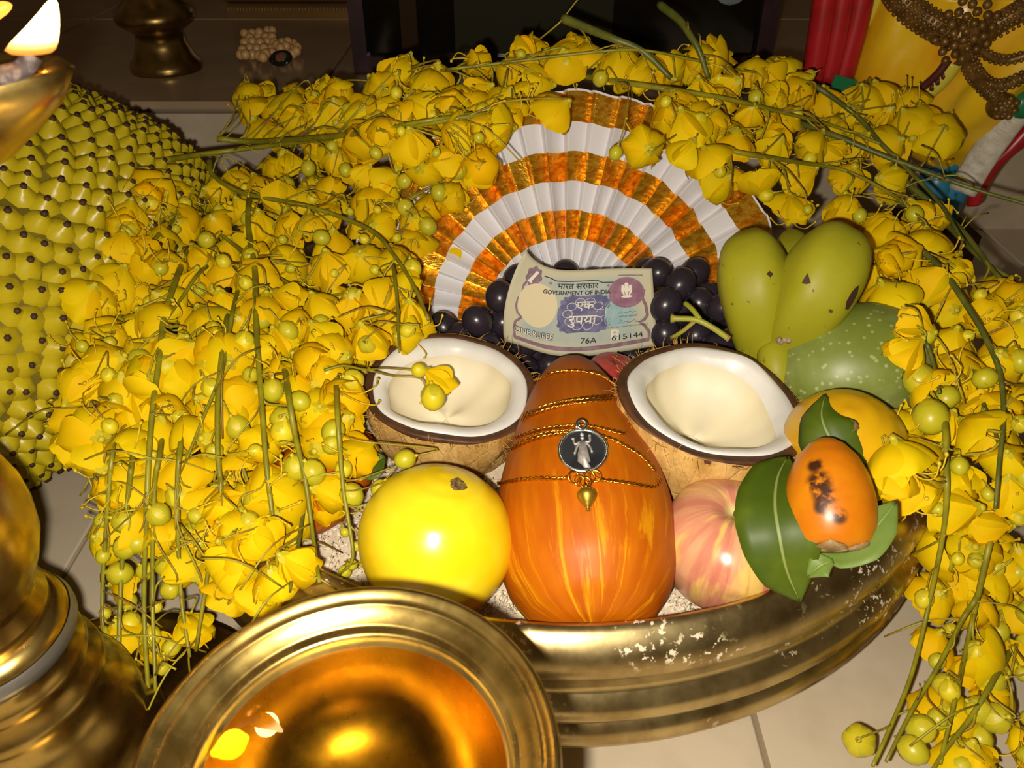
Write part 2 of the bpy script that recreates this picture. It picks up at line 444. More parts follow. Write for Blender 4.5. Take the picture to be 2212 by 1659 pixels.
FRAMEM = plain('frame_dark_wood', (0.030, 0.012, 0.016, 1), .3, (0.05, 0.02, 0.03, 1), 30)
GLASSP = plain('picture_black', (0.006, 0.005, 0.004, 1), .08)
REFLG = plain('reflection_grey', (0.030, 0.028, 0.018, 1), .12)
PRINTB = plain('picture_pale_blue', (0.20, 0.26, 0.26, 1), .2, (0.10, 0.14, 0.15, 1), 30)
PRINTBR = plain('picture_brown', (0.035, 0.018, 0.008, 1), .15)
FY = 1.02
fbase = Vector((.06, FY, STEP_Z + .002))
t = thing('picture_frame', fbase, 'large dark framed picture standing on the step behind the flowers', 'picture frame')
FMt = T(fbase) @ Matrix.Rotation(R(-1.5), 4, 'X')
FX0, FX1, FZ1 = pt(771, 175, Y=FY).x - fbase.x, pt(1662, 120, Y=FY).x - fbase.x, .52
def fbox(name, x0, x1, z0, z1, y0, y1, mat):
    b = MB(); b.box(((x0 + x1) / 2, (y0 + y1) / 2, (z0 + z1) / 2), ((x1 - x0) / 2, (y1 - y0) / 2, (z1 - z0) / 2))
    b.v = [tuple(FMt @ Vector(p)) for p in b.v]
    return obj(name, b, mat, t, False)
fbox('frame_side', FX0, FX0 + .018, 0, FZ1, -.011, .011, FRAMEM)
fbox('frame_side', FX1 - .020, FX1, 0, FZ1, -.011, .011, FRAMEM)
fbox('frame_rail', FX0 + .018, FX1 - .02, 0, .02, -.011, .011, FRAMEM)
fbox('frame_rail', FX0 + .018, FX1 - .02, FZ1 - .02, FZ1, -.011, .011, FRAMEM)
pic = fbox('picture', FX0 + .018, FX1 - .02, .02, FZ1 - .02, .0, .004, GLASSP)
fbox('reflection_panel', FX0 + .125, FX0 + .315, .021, .105, -.0012, -.0002, REFLG)  # dim grey reflection in the glass, painted as a flat panel
fbox('picture_band', FX0 + .060, FX0 + .080, .021, .4, -.0012, -.0002, PRINTBR)
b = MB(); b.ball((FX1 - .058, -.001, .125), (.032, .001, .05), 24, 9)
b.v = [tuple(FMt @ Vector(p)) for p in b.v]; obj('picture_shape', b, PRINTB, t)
GOLDF = plain('frame_gold', (0.55, 0.30, 0.06, 1), .3, Metallic=.9)
g0, g1 = pt(490, 8, z=STEP_Z + .001), pt(756, 4, z=STEP_Z + .001)
t = thing('picture_frame', ((g0 + g1) / 2), 'gold beaded picture frame behind the wooden beads on the step', 'picture frame')
b = MB(); b.box(((g0.x + g1.x) / 2, g0.y + .012, STEP_Z + .15), ((g1.x - g0.x) / 2, .008, .148)); obj('frame_body', b, PRINTBR, t, False)
b = MB()
for k in range(40): b.ball((lerp(g0.x, g1.x, k / 39), g0.y, STEP_Z + .009), .0052, 8, 5)
obj('beading', b, GOLDF, t)
b = MB(); b.box(((g0.x + g1.x) / 2, g0.y + .004, STEP_Z + .02), ((g1.x - g0.x) / 2, .006, .008)); obj('gold_rail', b, GOLDF, t, False)
# ------------------------------------------------------------------ fruit builders
def loft_fruit(p0, p1, prof, n=48, bend=None, flat=1.0, up=Vector((0, 0, 1)), lump=0, seed=0, angular=0):
    """surface of revolution about p0->p1; prof = (t, r); returns MB with 'skin' coordinates (angle turns, t, 0)"""
    p0, p1 = Vector(p0), Vector(p1); ax = (p1 - p0); tdir = ax.normalized()
    sx = tdir.cross(up)
    if sx.length < 1e-4: sx = tdir.orthogonal()
    sx.normalize(); sy = sx.cross(tdir).normalized()
    ts = []
    for (a, ra), (c, rc) in zip(prof, prof[1:]):
        k = 4
        for i in range(k): ts.append(a + (c - a) * i / k)
    ts.append(prof[-1][0])
    def rad(t):
        P = [prof[0]] + list(prof) + [prof[-1]]
        for i in range(1, len(P) - 2):
            if P[i][0] <= t <= P[i + 1][0] + 1e-9:
                s = (t - P[i][0]) / max(1e-9, P[i + 1][0] - P[i][0])
                a, bb, c, d = P[i - 1][1], P[i][1], P[i + 1][1], P[i + 2][1]
                return max(.0002, .5 * (2 * bb + (c - a) * s + (2 * a - 5 * bb + 4 * c - d) * s * s + (3 * bb - a - 3 * c + d) * s ** 3))
        return .0002
    b = MB(); rows = []; uv = []
    for t in ts:
        c = p0 + ax * t + (bend(t) if bend else Vector())
        r = rad(t); row = []
        for k in range(n):
            a = 2 * math.pi * k / n
            rr = r * (1 + angular * math.cos(5 * a))
            d = sx * math.cos(a) + sy * math.sin(a) * flat
            p = c + d * rr
            if lump: p = p + d * lump * r * noise.noise((p + Vector((seed, 0, 0))) * 28)
            row.append(p); uv.append((math.cos(a), math.sin(a), t))
        rows.append(row)
    b.grid(rows, True, cap0=True, cap1=True); b.uv = uv
    return b
OCC = [u_bvh]          # (name, BVH) of what the flowers lie on

# golden cucumber
def cucumber_mat(name, pat=1.0):
    m = NT(name)
    sx = m.sep('skin')
    st = m.ramp(m.noise(2.6, 6, .7, 'skin', (1.6, 1.6, .75), .9), .54, .64)
    fine = m.ramp(m.noise(7, 5, .65, 'skin', (1, 1, .8), .6), .56, .66)
    low = m.ramp(sx[2], .02, .52, True)
    f = m.math('MULTIPLY', m.math('MAXIMUM', st, m.math('MULTIPLY', fine, .35)), m.math('ADD', m.math('MULTIPLY', low, .75), .05))
    base = m.mix(m.ramp(m.noise(5, 3, attr='skin'), .35, .65), (0.42, 0.088, 0.001, 1), (0.49, 0.125, 0.001, 1))
    base = m.mix(m.math('MULTIPLY', m.ramp(sx[2], .45, 1.0), .8), base, (0.33, 0.075, 0.001, 1))
    m.col(m.mix(f, base, (0.76, 0.34, 0.004, 1)))
    m.set(Roughness=.48, Specular_IOR_Level=.25); m.bump(m.noise(60, 3), .05, .001)
    return m.mat
CUC = cucumber_mat('golden_cucumber_skin')
cprof = [(0, 0), (.015, .018), (.05, .030), (.13, .0405), (.27, .0465), (.42, .0455), (.57, .0400), (.72, .0325), (.86, .0240), (.95, .0150), (1, 0)]
cuc = loft_fruit((.0385, .230, .103), (.0365, .407, .1365), cprof, 64)
cbvh = cuc.bvh()
obj('golden_cucumber', cuc, CUC, label='large orange golden cucumber wrapped in a gold chain', cat='cucumber')
c2 = loft_fruit((-.135, .300, .100), (-.085, .365, .110), [(0, 0), (.03, .010), (.12, .018), (.35, .025), (.6, .025), (.85, .017), (.96, .009), (1, 0)], 40)
obj('golden_cucumber', c2, cucumber_mat('golden_cucumber_skin_small'), label='orange striped cucumber half hidden under the left flower sprays', cat='cucumber')

# ripe mangoes
def mango_mat(name, c, c2, scar, scale=30):
    m = NT(name)
    base = m.mix(m.ramp(m.noise(scale, 3), .35, .7), c, c2)
    for i, (p, r, cc) in enumerate(scar):
        base = m.mix(m.near(p, r), base, cc)
    sp = m.ramp(m.vor(160), .05, .10, True)
    sp = m.math('MULTIPLY', sp, m.ramp(m.noise(22), .62, .70))
    base = m.mix(m.math('MULTIPLY', sp, .8), base, (0.15, 0.08, 0.01, 1))
    m.col(base); m.set(Roughness=.27, Specular_IOR_Level=.5); m.bump(m.noise(120, 3), .04, .001)
    return m.mat
SCAR = plain('stem_scar', (0.20, 0.12, 0.03, 1), .8, (0.06, 0.035, 0.012, 1), 500, bump=.5, bs=700)
def stem_scar(mb_bvh, px, py, r, parent):
    h, nrm = cast(mb_bvh, px, py)
    b = MB(); M = nrm.to_track_quat('Z', 'Y').to_matrix().to_4x4(); M.translation = h
    b.lathe([(.0, .0003), (r * .3, .0011), (r * .62, .0004), (r * .78, .0009), (r * 1.05, -.0008)], 20, M, rfun=lambda a, rr, z: 1 + .12 * math.sin(3 * a) + .08 * math.sin(7 * a))
    return obj('stem_scar', b, SCAR, parent), h
mc = pt(942, 1168, d=.400)
ax = (ray(1010, 1010).normalized() * -.35 + Vector((.15, .55, .75))).normalized()
b = loft_fruit(mc - ax * .0385, mc + ax * .0375, [(0, 0), (.02, .010), (.08, .0205), (.22, .0320), (.45, .0385), (.65, .0375), (.83, .0300), (.94, .0195), (.985, .0100), (1, .002)], 56, flat=.97, lump=.03, seed=3)
mb_ = b.bvh()
t = thing('yellow_mango', mc - Vector((0, 0, .038)), 'round ripe yellow mango in front of the left coconut half', 'mango')
obj('fruit', b, mango_mat('mango_yellow', (0.80, 0.55, 0.004, 1), (0.86, 0.66, 0.02, 1), []), t)
stem_scar(mb_, 990, 1047, .0042, t)

mc = pt(1822, 965, d=.462)
ax = Vector((-.25, -.30, .9)).normalized()
b = loft_fruit(mc - ax * .040, mc + ax * .036, [(0, 0), (.02, .010), (.10, .0205), (.28, .0300), (.5, .0325), (.7, .0300), (.87, .0220), (.96, .0125), (1, .001)], 56, flat=.9, lump=.03, seed=9)
mb_ = b.bvh(); OCC.append(b.bvh())
t = thing('yellow_mango', mc - Vector((0, 0, .036)), 'ripe yellow mango with a leaf across it behind the orange areca nut', 'mango')
obj('fruit', b, mango_mat('mango_yellow_right', (0.66, 0.40, 0.004, 1), (0.58, 0.30, 0.006, 1), []), t)
stem_scar(mb_, 1828, 922, .0055, t)
my_bvh = mb_

mc = pt(1835, 795, d=.520)
ax = Vector((-.80, -.10, -.25)).normalized()
b = loft_fruit(mc - ax * .050, mc + ax * .046, [(0, 0), (.02, .011), (.10, .0235), (.28, .0345), (.5, .0375), (.7, .0340), (.87, .0245), (.96, .0135), (1, .001)], 64, flat=1.0, lump=.04, seed=5)
OCC.append(b.bvh())
m = NT('mango_green')
base = m.mix(m.ramp(m.noise(18, 4), .35, .68), (0.17, 0.215, 0.030, 1), (0.31, 0.36, 0.13, 1))
base = m.mix(m.math('MULTIPLY', m.ramp(m.vor(210), .12, .30, True), .55), base, (0.50, 0.55, 0.28, 1))
base = m.mix(m.math('MULTIPLY', m.near((.030, .0, .068), .030), m.ramp(m.noise(60), .38, .55)), base, (0.13, 0.075, 0.012, 1))
m.col(base); m.set(Roughness=.42); m.bump(m.noise(150, 3), .06, .001)
obj('green_mango', b, m.mat, label='raw green mango with pale speckles under the bananas', cat='mango')

# apple
ac = pt(1568, 1182, d=.426); ar = .0305
tc_ = (CAMP - ac).normalized(); ax = (tc_ * .66 + (Vector((0, SP, CP)) * .9 + Vector((.26, 0, 0))) * .75).normalized()
aprof = [(0, -.0), (.01, .010), (.06, .0190), (.20, .0262), (.42, .0303), (.62, .0318), (.80, .0292), (.92, .0222), (.985, .0125), (.955, .0070), (.90, .0022), (.885, .0001)]
def apple_mesh(c, ax, s, n=56):
    b = MB(); sx = ax.orthogonal().normalized(); sy = ax.cross(sx); rows = []; uv = []
    P = []
    for (a, ra), (cc, rc) in zip(aprof, aprof[1:]):
        for i in range(4): P.append((lerp(a, cc, i / 4), lerp(ra, rc, i / 4)))
    P.append(aprof[-1])
    for it in range(2):
        P = [P[0]] + [((P[i - 1][0] + 2 * P[i][0] + P[i + 1][0]) / 4, (P[i - 1][1] + 2 * P[i][1] + P[i + 1][1]) / 4) for i in range(1, len(P) - 1)] + [P[-1]]
    for i, (t, r) in enumerate(P):
        row = []
        for k in range(n):
            a = 2 * math.pi * k / n
            p = c + ax * ((t - .5) * .056 * s) + (sx * math.cos(a) + sy * math.sin(a)) * r * s * (1 + .025 * math.cos(5 * a) * (t > .6))
            row.append(p); uv.append((math.cos(a), math.sin(a), i / len(P)))
        rows.append(row)
    b.grid(rows, True, cap0=True, cap1=True); b.uv = uv
    return b
def apple_mat(name):
    m = NT(name); sx = m.sep('skin')
    red = m.mix(m.ramp(m.noise(2.4, 5, .6, 'skin', (1.6, 1.6, .9)), .35, .65), (0.56, 0.20, 0.13, 1), (0.66, 0.34, 0.18, 1))
    pat = m.ramp(m.noise(2.1, 4, .55, 'skin', (1, 1, 1.3)), .50, .66)
    base = m.mix(m.math('MULTIPLY', pat, .75), red, (0.80, 0.58, 0.13, 1))
    base = m.mix(m.math('MULTIPLY', m.ramp(m.noise(6, 3, .6, 'skin', (2, 2, .5)), .55, .68), .25), base, (0.50, 0.09, 0.06, 1))
    base = m.mix(m.ramp(sx[2], .80, .90), base, (0.72, 0.58, 0.22, 1))
    m.col(base); m.set(Roughness=.28); return m.mat
t = thing('apple', ac - Vector((0, 0, .032)), 'pink and yellow apple beside the orange cucumber', 'apple')
b = apple_mesh(ac, ax, 1.08); obj('fruit', b, apple_mat('apple_skin'), t)
tip = ac + ax * .022
b = MB(); b.tube(catmull([tip - ax * .004, tip + ax * .004, tip + ax * .010 + Vector((.002, 0, 0))], 4), [.0011] * 8 + [.0017], 7); obj('stalk', b, SCAR, t)
ac2 = pt(1322, 822, d=.525)
t = thing('apple', ac2 - Vector((0, 0, .03)), 'red apple just showing behind the top of the cucumber', 'apple')
RED = plain('apple_red', (0.36, 0.035, 0.03, 1), .3, (0.45, 0.08, 0.06, 1), 60)
b = apple_mesh(ac2, Vector((.1, .1, 1)).normalized(), .60, 40); obj('fruit', b, RED, t)
b = MB(); b.tube([ac2 + Vector((0, 0, .012)), ac2 + Vector((.002, 0, .022))], .001, 6); obj('stalk', b, SCAR, t)

# areca nut
a0, a1 = pt(1798, 1192, d=.394), pt(1784, 945, d=.402)
b = loft_fruit(a0, a1, [(0, .0), (.015, .012), (.08, .0172), (.25, .0200), (.45, .0200), (.65, .0178), (.82, .0136), (.94, .0080), (.985, .004), (1, .0005)], 48)
ab = b.bvh()
m = NT('areca_skin')
base = m.mix(m.ramp(m.noise(40, 4), .35, .65), (0.54, 0.15, 0.002, 1), (0.62, 0.21, 0.004, 1))
hit = ab.ray_cast(CAMP, ray(1785, 1050).normalized())[0]
vs = np.array(b.v); cen = Vector(((vs[:, 0].min() + vs[:, 0].max()) / 2, (vs[:, 1].min() + vs[:, 1].max()) / 2, vs[:, 2].min()))
pts_bl = [((1768, 1040), .0075), ((1760, 1005), .0050), ((1780, 1070), .0070), ((1812, 1115), .0050), ((1775, 1095), .0050)]
for (x, y), r in pts_bl:
    hp = ab.ray_cast(CAMP, ray(x, y).normalized())[0]
    base = m.mix(m.math('MULTIPLY', m.near(tuple(hp - cen), r), m.ramp(m.noise(200, 4), .36, .54)), base, (0.05, 0.016, 0.006, 1))
m.col(base); m.set(Roughness=.35)
t = thing('areca_nut', a0, 'orange areca nut with dark blotches resting on green leaves', 'areca nut')
obj('fruit', b, m.mat, t)
b = MB(); ad = (a1 - a0).normalized(); sx = ad.orthogonal().normalized(); sy = ad.cross(sx)
CALYXB = plain('dry_calyx', (0.24, 0.14, 0.05, 1), .8, (0.36, 0.25, 0.12, 1), 200, bump=.6, bs=400)
for k in range(6):
    an = k * 1.047; d = sx * math.cos(an) + sy * math.sin(an); e = ad.cross(d); rows = []
    for i, (tt, rr, w) in enumerate(((-.001, .003, .005), (-.0005, .0085, .007), (.0003, .0132, .0070), (.0018, .0165, .0055), (.0036, .0182, .0015))):
        rows.append([a0 + ad * tt + d * rr * (1 - .10 * s * s) + e * w * s for s in (-1, -.5, 0, .5, 1)])
    b.grid(rows)
o = obj('calyx', b, CALYXB, t); solidify(o, .0008)

# ------------------------------------------------------------------ leaves
def leaf_mat(name, c, c2):
    m = NT(name)
    sx = m.sep('skin')
    vein = m.ramp(m.math('ABSOLUTE', sx[0]), .02, .05, True)
    base = m.mix(m.ramp(m.noise(40, 3), .35, .7), c, c2)
    m.col(m.mix(m.math('MULTIPLY', vein, .7), base, (0.28, 0.33, 0.10, 1)))
    m.set(Roughness=.48, Specular_IOR_Level=.3); return m.mat
LEAF = leaf_mat('leaf_dark_green', (0.050, 0.085, 0.004, 1), (0.085, 0.125, 0.006, 1))
LEAF2 = leaf_mat('leaf_light_green', (0.12, 0.19, 0.03, 1), (0.16, 0.23, 0.05, 1))
def leaf(pts, widths, nrm, mat, label=None, curl=.25, name='leaf', parent=None):
    """pts: midrib from tip or base, widths: half widths, nrm: facing"""
    P = catmull(pts, 5); N = len(P); b = MB(); rows = []; uv = []; nrm = Vector(nrm).normalized()
    for i, p in enumerate(P):
        s = i / (N - 1); w = table([(k / (len(widths) - 1), v) for k, v in enumerate(widths)], s)
        td = (P[min(i + 1, N - 1)] - P[max(i - 1, 0)]).normalized(); sd = td.cross(nrm).normalized(); up = sd.cross(td)
        row = []
        for q in (-1, -.66, -.33, -.06, 0, .06, .33, .66, 1):
            row.append(p + sd * w * q + up * (curl * w * q * q - (.0004 if abs(q) < .03 else 0)) + up * .0008 * noise.noise((p + sd * q * .02) * 90))
            uv.append((q, s, 0))
        rows.append(row)
    b.grid(rows); b.uv = uv
    o = obj(name, b, mat, parent, label=label, cat='leaf' if label else None, group='betel leaves under the areca nut' if label else None)
    solidify(o, .0006)
    return o
view = -ray(1700, 1150).normalized()
leaf([pt(1728, 1300, d=.400), pt(1700, 1235, d=.388), pt(1684, 1160, d=.3815), pt(1674, 1090, d=.386), pt(1680, 1030, d=.398), pt(1702, 985, d=.414)],
     [.001, .0120, .0170, .0185, .0170, .0120, .001], view + Vector((-.06, 0, .1)), LEAF, 'long dark green leaf between the apple and the areca nut', curl=.08)
leaf([pt(1768, 1190, d=.392), pt(1810, 1190, d=.390), pt(1860, 1170, d=.388), pt(1900, 1130, d=.392), pt(1935, 1085, d=.398)],
     [.001, .0085, .010, .008, .001], view + Vector((0, 0, .9)), LEAF2, 'small light green leaf lying on the rim below the areca nut')
leaf([pt(1745, 1245, d=.386), pt(1772, 1222, d=.384), pt(1800, 1212, d=.386)], [.001, .006, .001], view + Vector((0, 0, .6)), LEAF2, 'tiny curled green leaf poking over the brass rim')
yl = [my_bvh.ray_cast(CAMP, ray(x, y).normalized())[0] for x, y in ((1782, 852), (1775, 900), (1795, 950), (1830, 1000), (1860, 1040))]
yl = [p - ray(1800, 950).normalized() * .004 for p in yl if p]
leaf(yl, [.001, .0100, .0150, .016, .011, .002], view + Vector((-.2, 0, .1)), LEAF, 'dark green leaf lying across the right yellow mango', curl=-.3)
leaf([pt(770, 1015, Y=.325), pt(800, 1005, Y=.327), pt(830, 985, Y=.331)], [.001, .0085, .009, .001], view, LEAF, 'dark green leaf scrap between the left coconut and the flowers')

# ------------------------------------------------------------------ coconut halves
HUSK = NT('coconut_husk')
m = HUSK; s1 = m.noise(70, 6, .65, vs=(1, 1, .55)); s2 = m.noise(24, 4, .6, vs=(1.4, 1.4, .35))
base = m.mix(m.ramp(s1, .36, .64), (0.50, 0.29, 0.08, 1), (0.74, 0.49, 0.17, 1))
base = m.mix(m.math('MULTIPLY', m.ramp(s2, .54, .66), .8), base, (0.30, 0.12, 0.015, 1))
crk = m.ramp(m.vor(75, 'DISTANCE_TO_EDGE', vs=(1.2, 1.2, .45)), .0, .05, True)
base = m.mix(m.math('MULTIPLY', m.math('MULTIPLY', crk, m.ramp(m.noise(30), .54, .66)), .25), base, (0.14, 0.065, 0.014, 1))
m.col(base); m.set(Roughness=.85, Specular_IOR_Level=.15); m.bump(m.math('SUBTRACT', m.noise(120, 5, .7, vs=(1, 1, .4)), m.math('MULTIPLY', crk, .15)), .8, .0022)
SHELL = plain('coconut_shell', (0.060, 0.022, 0.008, 1), .55, (0.10, 0.04, 0.014, 1), 90)
m = NT('coconut_flesh'); m.col(m.mix(m.ramp(m.noise(35), .4, .7), (0.77, 0.755, 0.72, 1), (0.70, 0.69, 0.67, 1))); m.set(Roughness=.35, Subsurface_Weight=.15, Subsurface_Radius=(.004, .003, .002)); m.bump(m.noise(60, 3, vs=(1, 1, .3)), .25, .002); FLESH = m.mat
m = NT('coconut_hollow'); m.col(m.mix(m.ramp(m.noise(22), .4, .7), (0.76, 0.69, 0.49, 1), (0.78, 0.73, 0.58, 1))); m.set(Roughness=.55, Subsurface_Weight=.15, Subsurface_Radius=(.004, .003, .002)); HOLLOW = m.mat
FIBRE = plain('coir_fibre', (0.50, 0.27, 0.05, 1), .8, (0.62, 0.38, 0.09, 1), 90)
def coconut(c, rx, ry, depth, rotz, tilt_dir, tilt, label, seed, chip=0):
    """c: middle of the cut; the cut lies in local z=0"""
    axis = Vector((math.cos(tilt_dir + math.pi / 2), math.sin(tilt_dir + math.pi / 2), 0))
    M = T(c) @ Matrix.Rotation(tilt, 4, axis) @ Matrix.Rotation(rotz, 4, 'Z')
    n = 96
    def rf(a):
        return (1 + .03 * math.cos(2 * a + seed) + .035 * math.cos(a) + .025 * math.cos(3 * a + seed * 2) + .006 * math.sin(9 * a + seed)) 
    def P(a, f, z, wob=0):
        s = rf(a) * f
        zz = z + .0016 * math.sin(3 * a + seed) * (1 - wob)
        return M @ Vector((rx * s * math.cos(a), ry * s * math.sin(a), zz))
    A = [2 * math.pi * k / n for k in range(n)]
    base = M @ Vector((0, 0, -depth))
    t = thing('coconut_half', base, label, 'coconut', 'the two opened coconut halves')
    b = MB(); rows = []
    for i in range(22):
        th = i / 21 * math.pi / 2; row = []
        for a in A:
            f = math.cos(th) ** .62 * 1.0 if i < 21 else .01
            z = -depth * math.sin(th) - .001
            v = Vector((rx * rf(a) * f * math.cos(a), ry * rf(a) * f * math.sin(a), z))
            dn = .0022 * noise.noise(Vector((v.x * 120, v.y * 120, v.z * 40)) + Vector((seed, 0, 0))) + .0016 * noise.noise(v * 40)
            if i > 0: v = v * (1 + dn / .05)
            row.append(M @ v)
        rows.append(row)
    b.grid(rows, True, cap1=True); husk = obj('husk', b, HUSK.mat, t)
    b = MB(); b.grid([[P(a, f, z) for a in A] for f, z in ((.995, -.003), (1.0, -.0002), (.985, .0006), (.90, .0004), (.88, -.004))], True); obj('shell_rim', b, SHELL, t)
    b = MB(); fr = []; 
    ci = lambda a: .70 + .035 * math.sin(2 * a + seed) + .012 * math.sin(5 * a + seed) + .006 * math.sin(11 * a)
    for q, z in ((0, -.004), (.03, .0005), (.12, .0012), (.40, .0008), (.65, .0000), (.84, -.0016), (1.0, -.0050)):
        fr.append([P(a, lerp(.905, ci(a), q) + (.0), z + chip * .004 * math.exp(-((a - 1.1) / .35) ** 2) * math.sin(min(1, q * 1.4) * 3.14)) for a in A])
    b.grid(fr, True); obj('flesh', b, FLESH, t)
    b = MB(); fr = []
    for q in (0, .05, .10, .15, .2, .3, .4, .55, .7, .85, .999):
        fr.append([P(a, ci(a) * 1.002 * math.cos(q * math.pi / 2), -.0050 - depth * .42 * math.sin(q * math.pi / 2)) for a in A])
    b.grid(fr, True, cap1=True); obj('hollow', b, HOLLOW, t, label='cream inner hollow')
    b = MB(); rr = random.Random(seed)
    for k in range(190):
        a = rr.uniform(0, 6.283); z = -.002 if k < 120 else -rr.uniform(.004, .03)
        f = math.sqrt(max(.05, 1 - (z / depth) ** 2))
        p = P(a, f * .995, z); o = (p - (M @ Vector((0, 0, -depth * .4)))).normalized()
        L = rr.uniform(.003, .010); w = Vector((rr.uniform(-1, 1), rr.uniform(-1, 1), rr.uniform(-1, 1)))
        b.tube([p, p + o * L * .5 + w * L * .15, p + o * L * .7 + w * L * .6], [.00022, .00018, .0001], 4)
    obj('coir_fibres', b, FIBRE, t, kind='stuff')
    return t
coconut(pt(968, 832, d=.472), .0500, .0478, .060, .15, R(-60), R(10), 'left coconut half with yellow buds lying on its white flesh', 1)
coconut(pt(1536, 862, d=.452), .0555, .0480, .064, -.18, R(-30), R(11), 'right coconut half, its hollow empty, below the bananas', 4, 1)

# ------------------------------------------------------------------ bananas
m = NT('banana_skin')
base = m.mix(m.ramp(m.noise(22, 4), .35, .68), (0.30, 0.29, 0.012, 1), (0.37, 0.35, 0.018, 1))
sp = m.math('MULTIPLY', m.ramp(m.noise(150, 3), .66, .70), m.ramp(m.noise(30), .45, .6))
m.col(m.mix(sp, base, (0.10, 0.05, 0.01, 1))); m.set(Roughness=.48, Specular_IOR_Level=.3); m.bump(m.noise(90, 3), .05, .001); BAN = m.mat
SPOT = plain('banana_bruise', (0.045, 0.018, 0.006, 1), .7)
bj = pt(1648, 770, d=.492)
t = thing('banana_hand', bj, 'hand of three green yellow bananas beside the grapes', 'bananas')
def banana(pts, rads):
    P = catmull(pts, 6); N = len(P); b = MB(); rows = []
    rr = [table([(k / (len(rads) - 1), v) for k, v in enumerate(rads)], i / (N - 1)) for i in range(N)]
    rr = [rr[0]] + [(rr[i - 1] + 2 * rr[i] + rr[i + 1]) / 4 for i in range(1, N - 1)] + [rr[-1]]
    nx = Vector((1, 0, 0))
    for i, p in enumerate(P):
        td = (P[min(i + 1, N - 1)] - P[max(i - 1, 0)]).normalized(); nx = (nx - td * nx.dot(td)).normalized(); ny = td.cross(nx)
        rows.append([p + (nx * math.cos(a) + ny * math.sin(a)) * rr[i] * (1 + .035 * math.cos(5 * a)) for a in [2 * math.pi * k / 40 for k in range(40)]])
    b.grid(rows, True, cap0=True, cap1=True); return b
bA = banana([pt(1650, 800, d=.535), pt(1641, 735, d=.520), pt(1632, 655, d=.508), pt(1625, 585, d=.510), pt(1622, 540, d=.524), pt(1620, 505, d=.548)], [.0120, .0148, .0185, .0212, .0220, .0200, .012, .001])
bB = banana([pt(1678, 795, d=.535), pt(1707, 720, d=.514), pt(1755, 645, d=.502), pt(1790, 575, d=.506), pt(1805, 530, d=.524), pt(1810, 490, d=.554)], [.0100, .0158, .0206, .0236, .0240, .0210, .012, .001])
bC = banana([pt(1670, 790, d=.530), pt(1690, 690, d=.545), pt(1710, 600, d=.558), pt(1712, 540, d=.570), pt(1705, 495, d=.590)], [.008, .015, .0195, .0195, .0165, .010, .001])
for bb in (bA, bB, bC): OCC.append(bb.bvh())
vA, vB = bA.bvh(), bB.bvh()
oA = obj('banana', bA, BAN, t); oB = obj('banana', bB, BAN, t); obj('banana', bC, BAN, t)
def bruise(bvh, poly, parent):
    b = MB(); v = []
    for x, y in poly:
        h, n = cast(bvh, x, y)
        if h is None: return
        v.append(h + n * .0003)
    c = sum(v, Vector()) / len(v); h, n, _, _ = bvh.ray_cast(CAMP, (c - CAMP).normalized()); n = -n if n and n.dot(c - CAMP) > 0 else n
    v.append((h or c) + (n or Vector()) * .0003); k = len(v) - 1
    b.add(v, [(k, i, (i + 1) % k) for i in range(k)]); obj('bruise', b, SPOT, parent)
bruise(vB, [(1732, 612), (1738, 600), (1745, 590), (1748, 600), (1752, 612), (1742, 614)], oB)
bruise(vB, [(1825, 668), (1828, 650), (1838, 632), (1848, 620), (1855, 616), (1852, 632), (1843, 652), (1832, 668)], oB)
bruise(vA, [(1655, 592), (1662, 585), (1670, 592), (1664, 600)], oA)
b = MB(); b.tube(catmull([pt(1668, 742, d=.508), pt(1676, 790, d=.506), pt(1680, 835, d=.510)], 5), [.0075, .009, .010, .0105, .011, .0115, .0118, .012, .012, .0115, .010], 20); obj('stem', b, BAN, t)
b = MB(); q = pt(1692, 735, d=.494)
for k in range(7): b.ball(q + Vector((rnd.uniform(-.003, .003), rnd.uniform(-.001, .001), rnd.uniform(-.0022, .0022))), rnd.uniform(.0010, .0022), 7, 5)
obj('dry_stem_end', b, plain('dry_end', (0.36, 0.26, 0.18, 1), .8, (0.16, 0.09, 0.05, 1), 400), t)

# ------------------------------------------------------------------ grapes
m = NT('grape_skin'); base = m.mix(m.ramp(m.noise(90, 4), .40, .70), (0.014, 0.009, 0.014, 1), (0.055, 0.045, 0.065, 1))
m.col(base); m.set(Roughness=m.math('ADD', m.math('MULTIPLY', m.noise(90, 4), .4), .08), Specular_IOR_Level=.5); GRAPE = m.mat
gp = [(1222, 590), (1080, 640), (1030, 697), (1085, 700), (962, 716), (995, 720), (1130, 745), (1095, 765), (1155, 770), (1330, 775), (1300, 770), (1200, 640), (1240, 660),
      (1425, 598), (1463, 610), (1505, 612), (1437, 655), (1476, 640), (1500, 660), (1550, 655), (1545, 690), (1440, 700), (1470, 715), (1505, 720), (1540, 735), (1395, 590), (1415, 740), (1360, 770), (1520, 630),
      (1185, 778), (1128, 782), (1215, 752), (1270, 752), (1140, 690), (1180, 720), (1250, 720), (1310, 700), (1370, 690), (1390, 640), (1330, 640), (1280, 610), (1160, 640), (1120, 610), (1470, 680), (1050, 740)]
gb = MB(); gb.ball((0, 0, 0), (1, 1, 1.13), 24, 16); gme = gb.mesh('grape', GRAPE)
t = thing('grape_bunch', pt(1300, 760, Y=.47), 'bunch of dark purple grapes behind the banknote', 'grapes')
front = {(1080, 640), (1030, 697), (1437, 655), (1550, 655), (1463, 610), (1425, 598)}
gpos = []
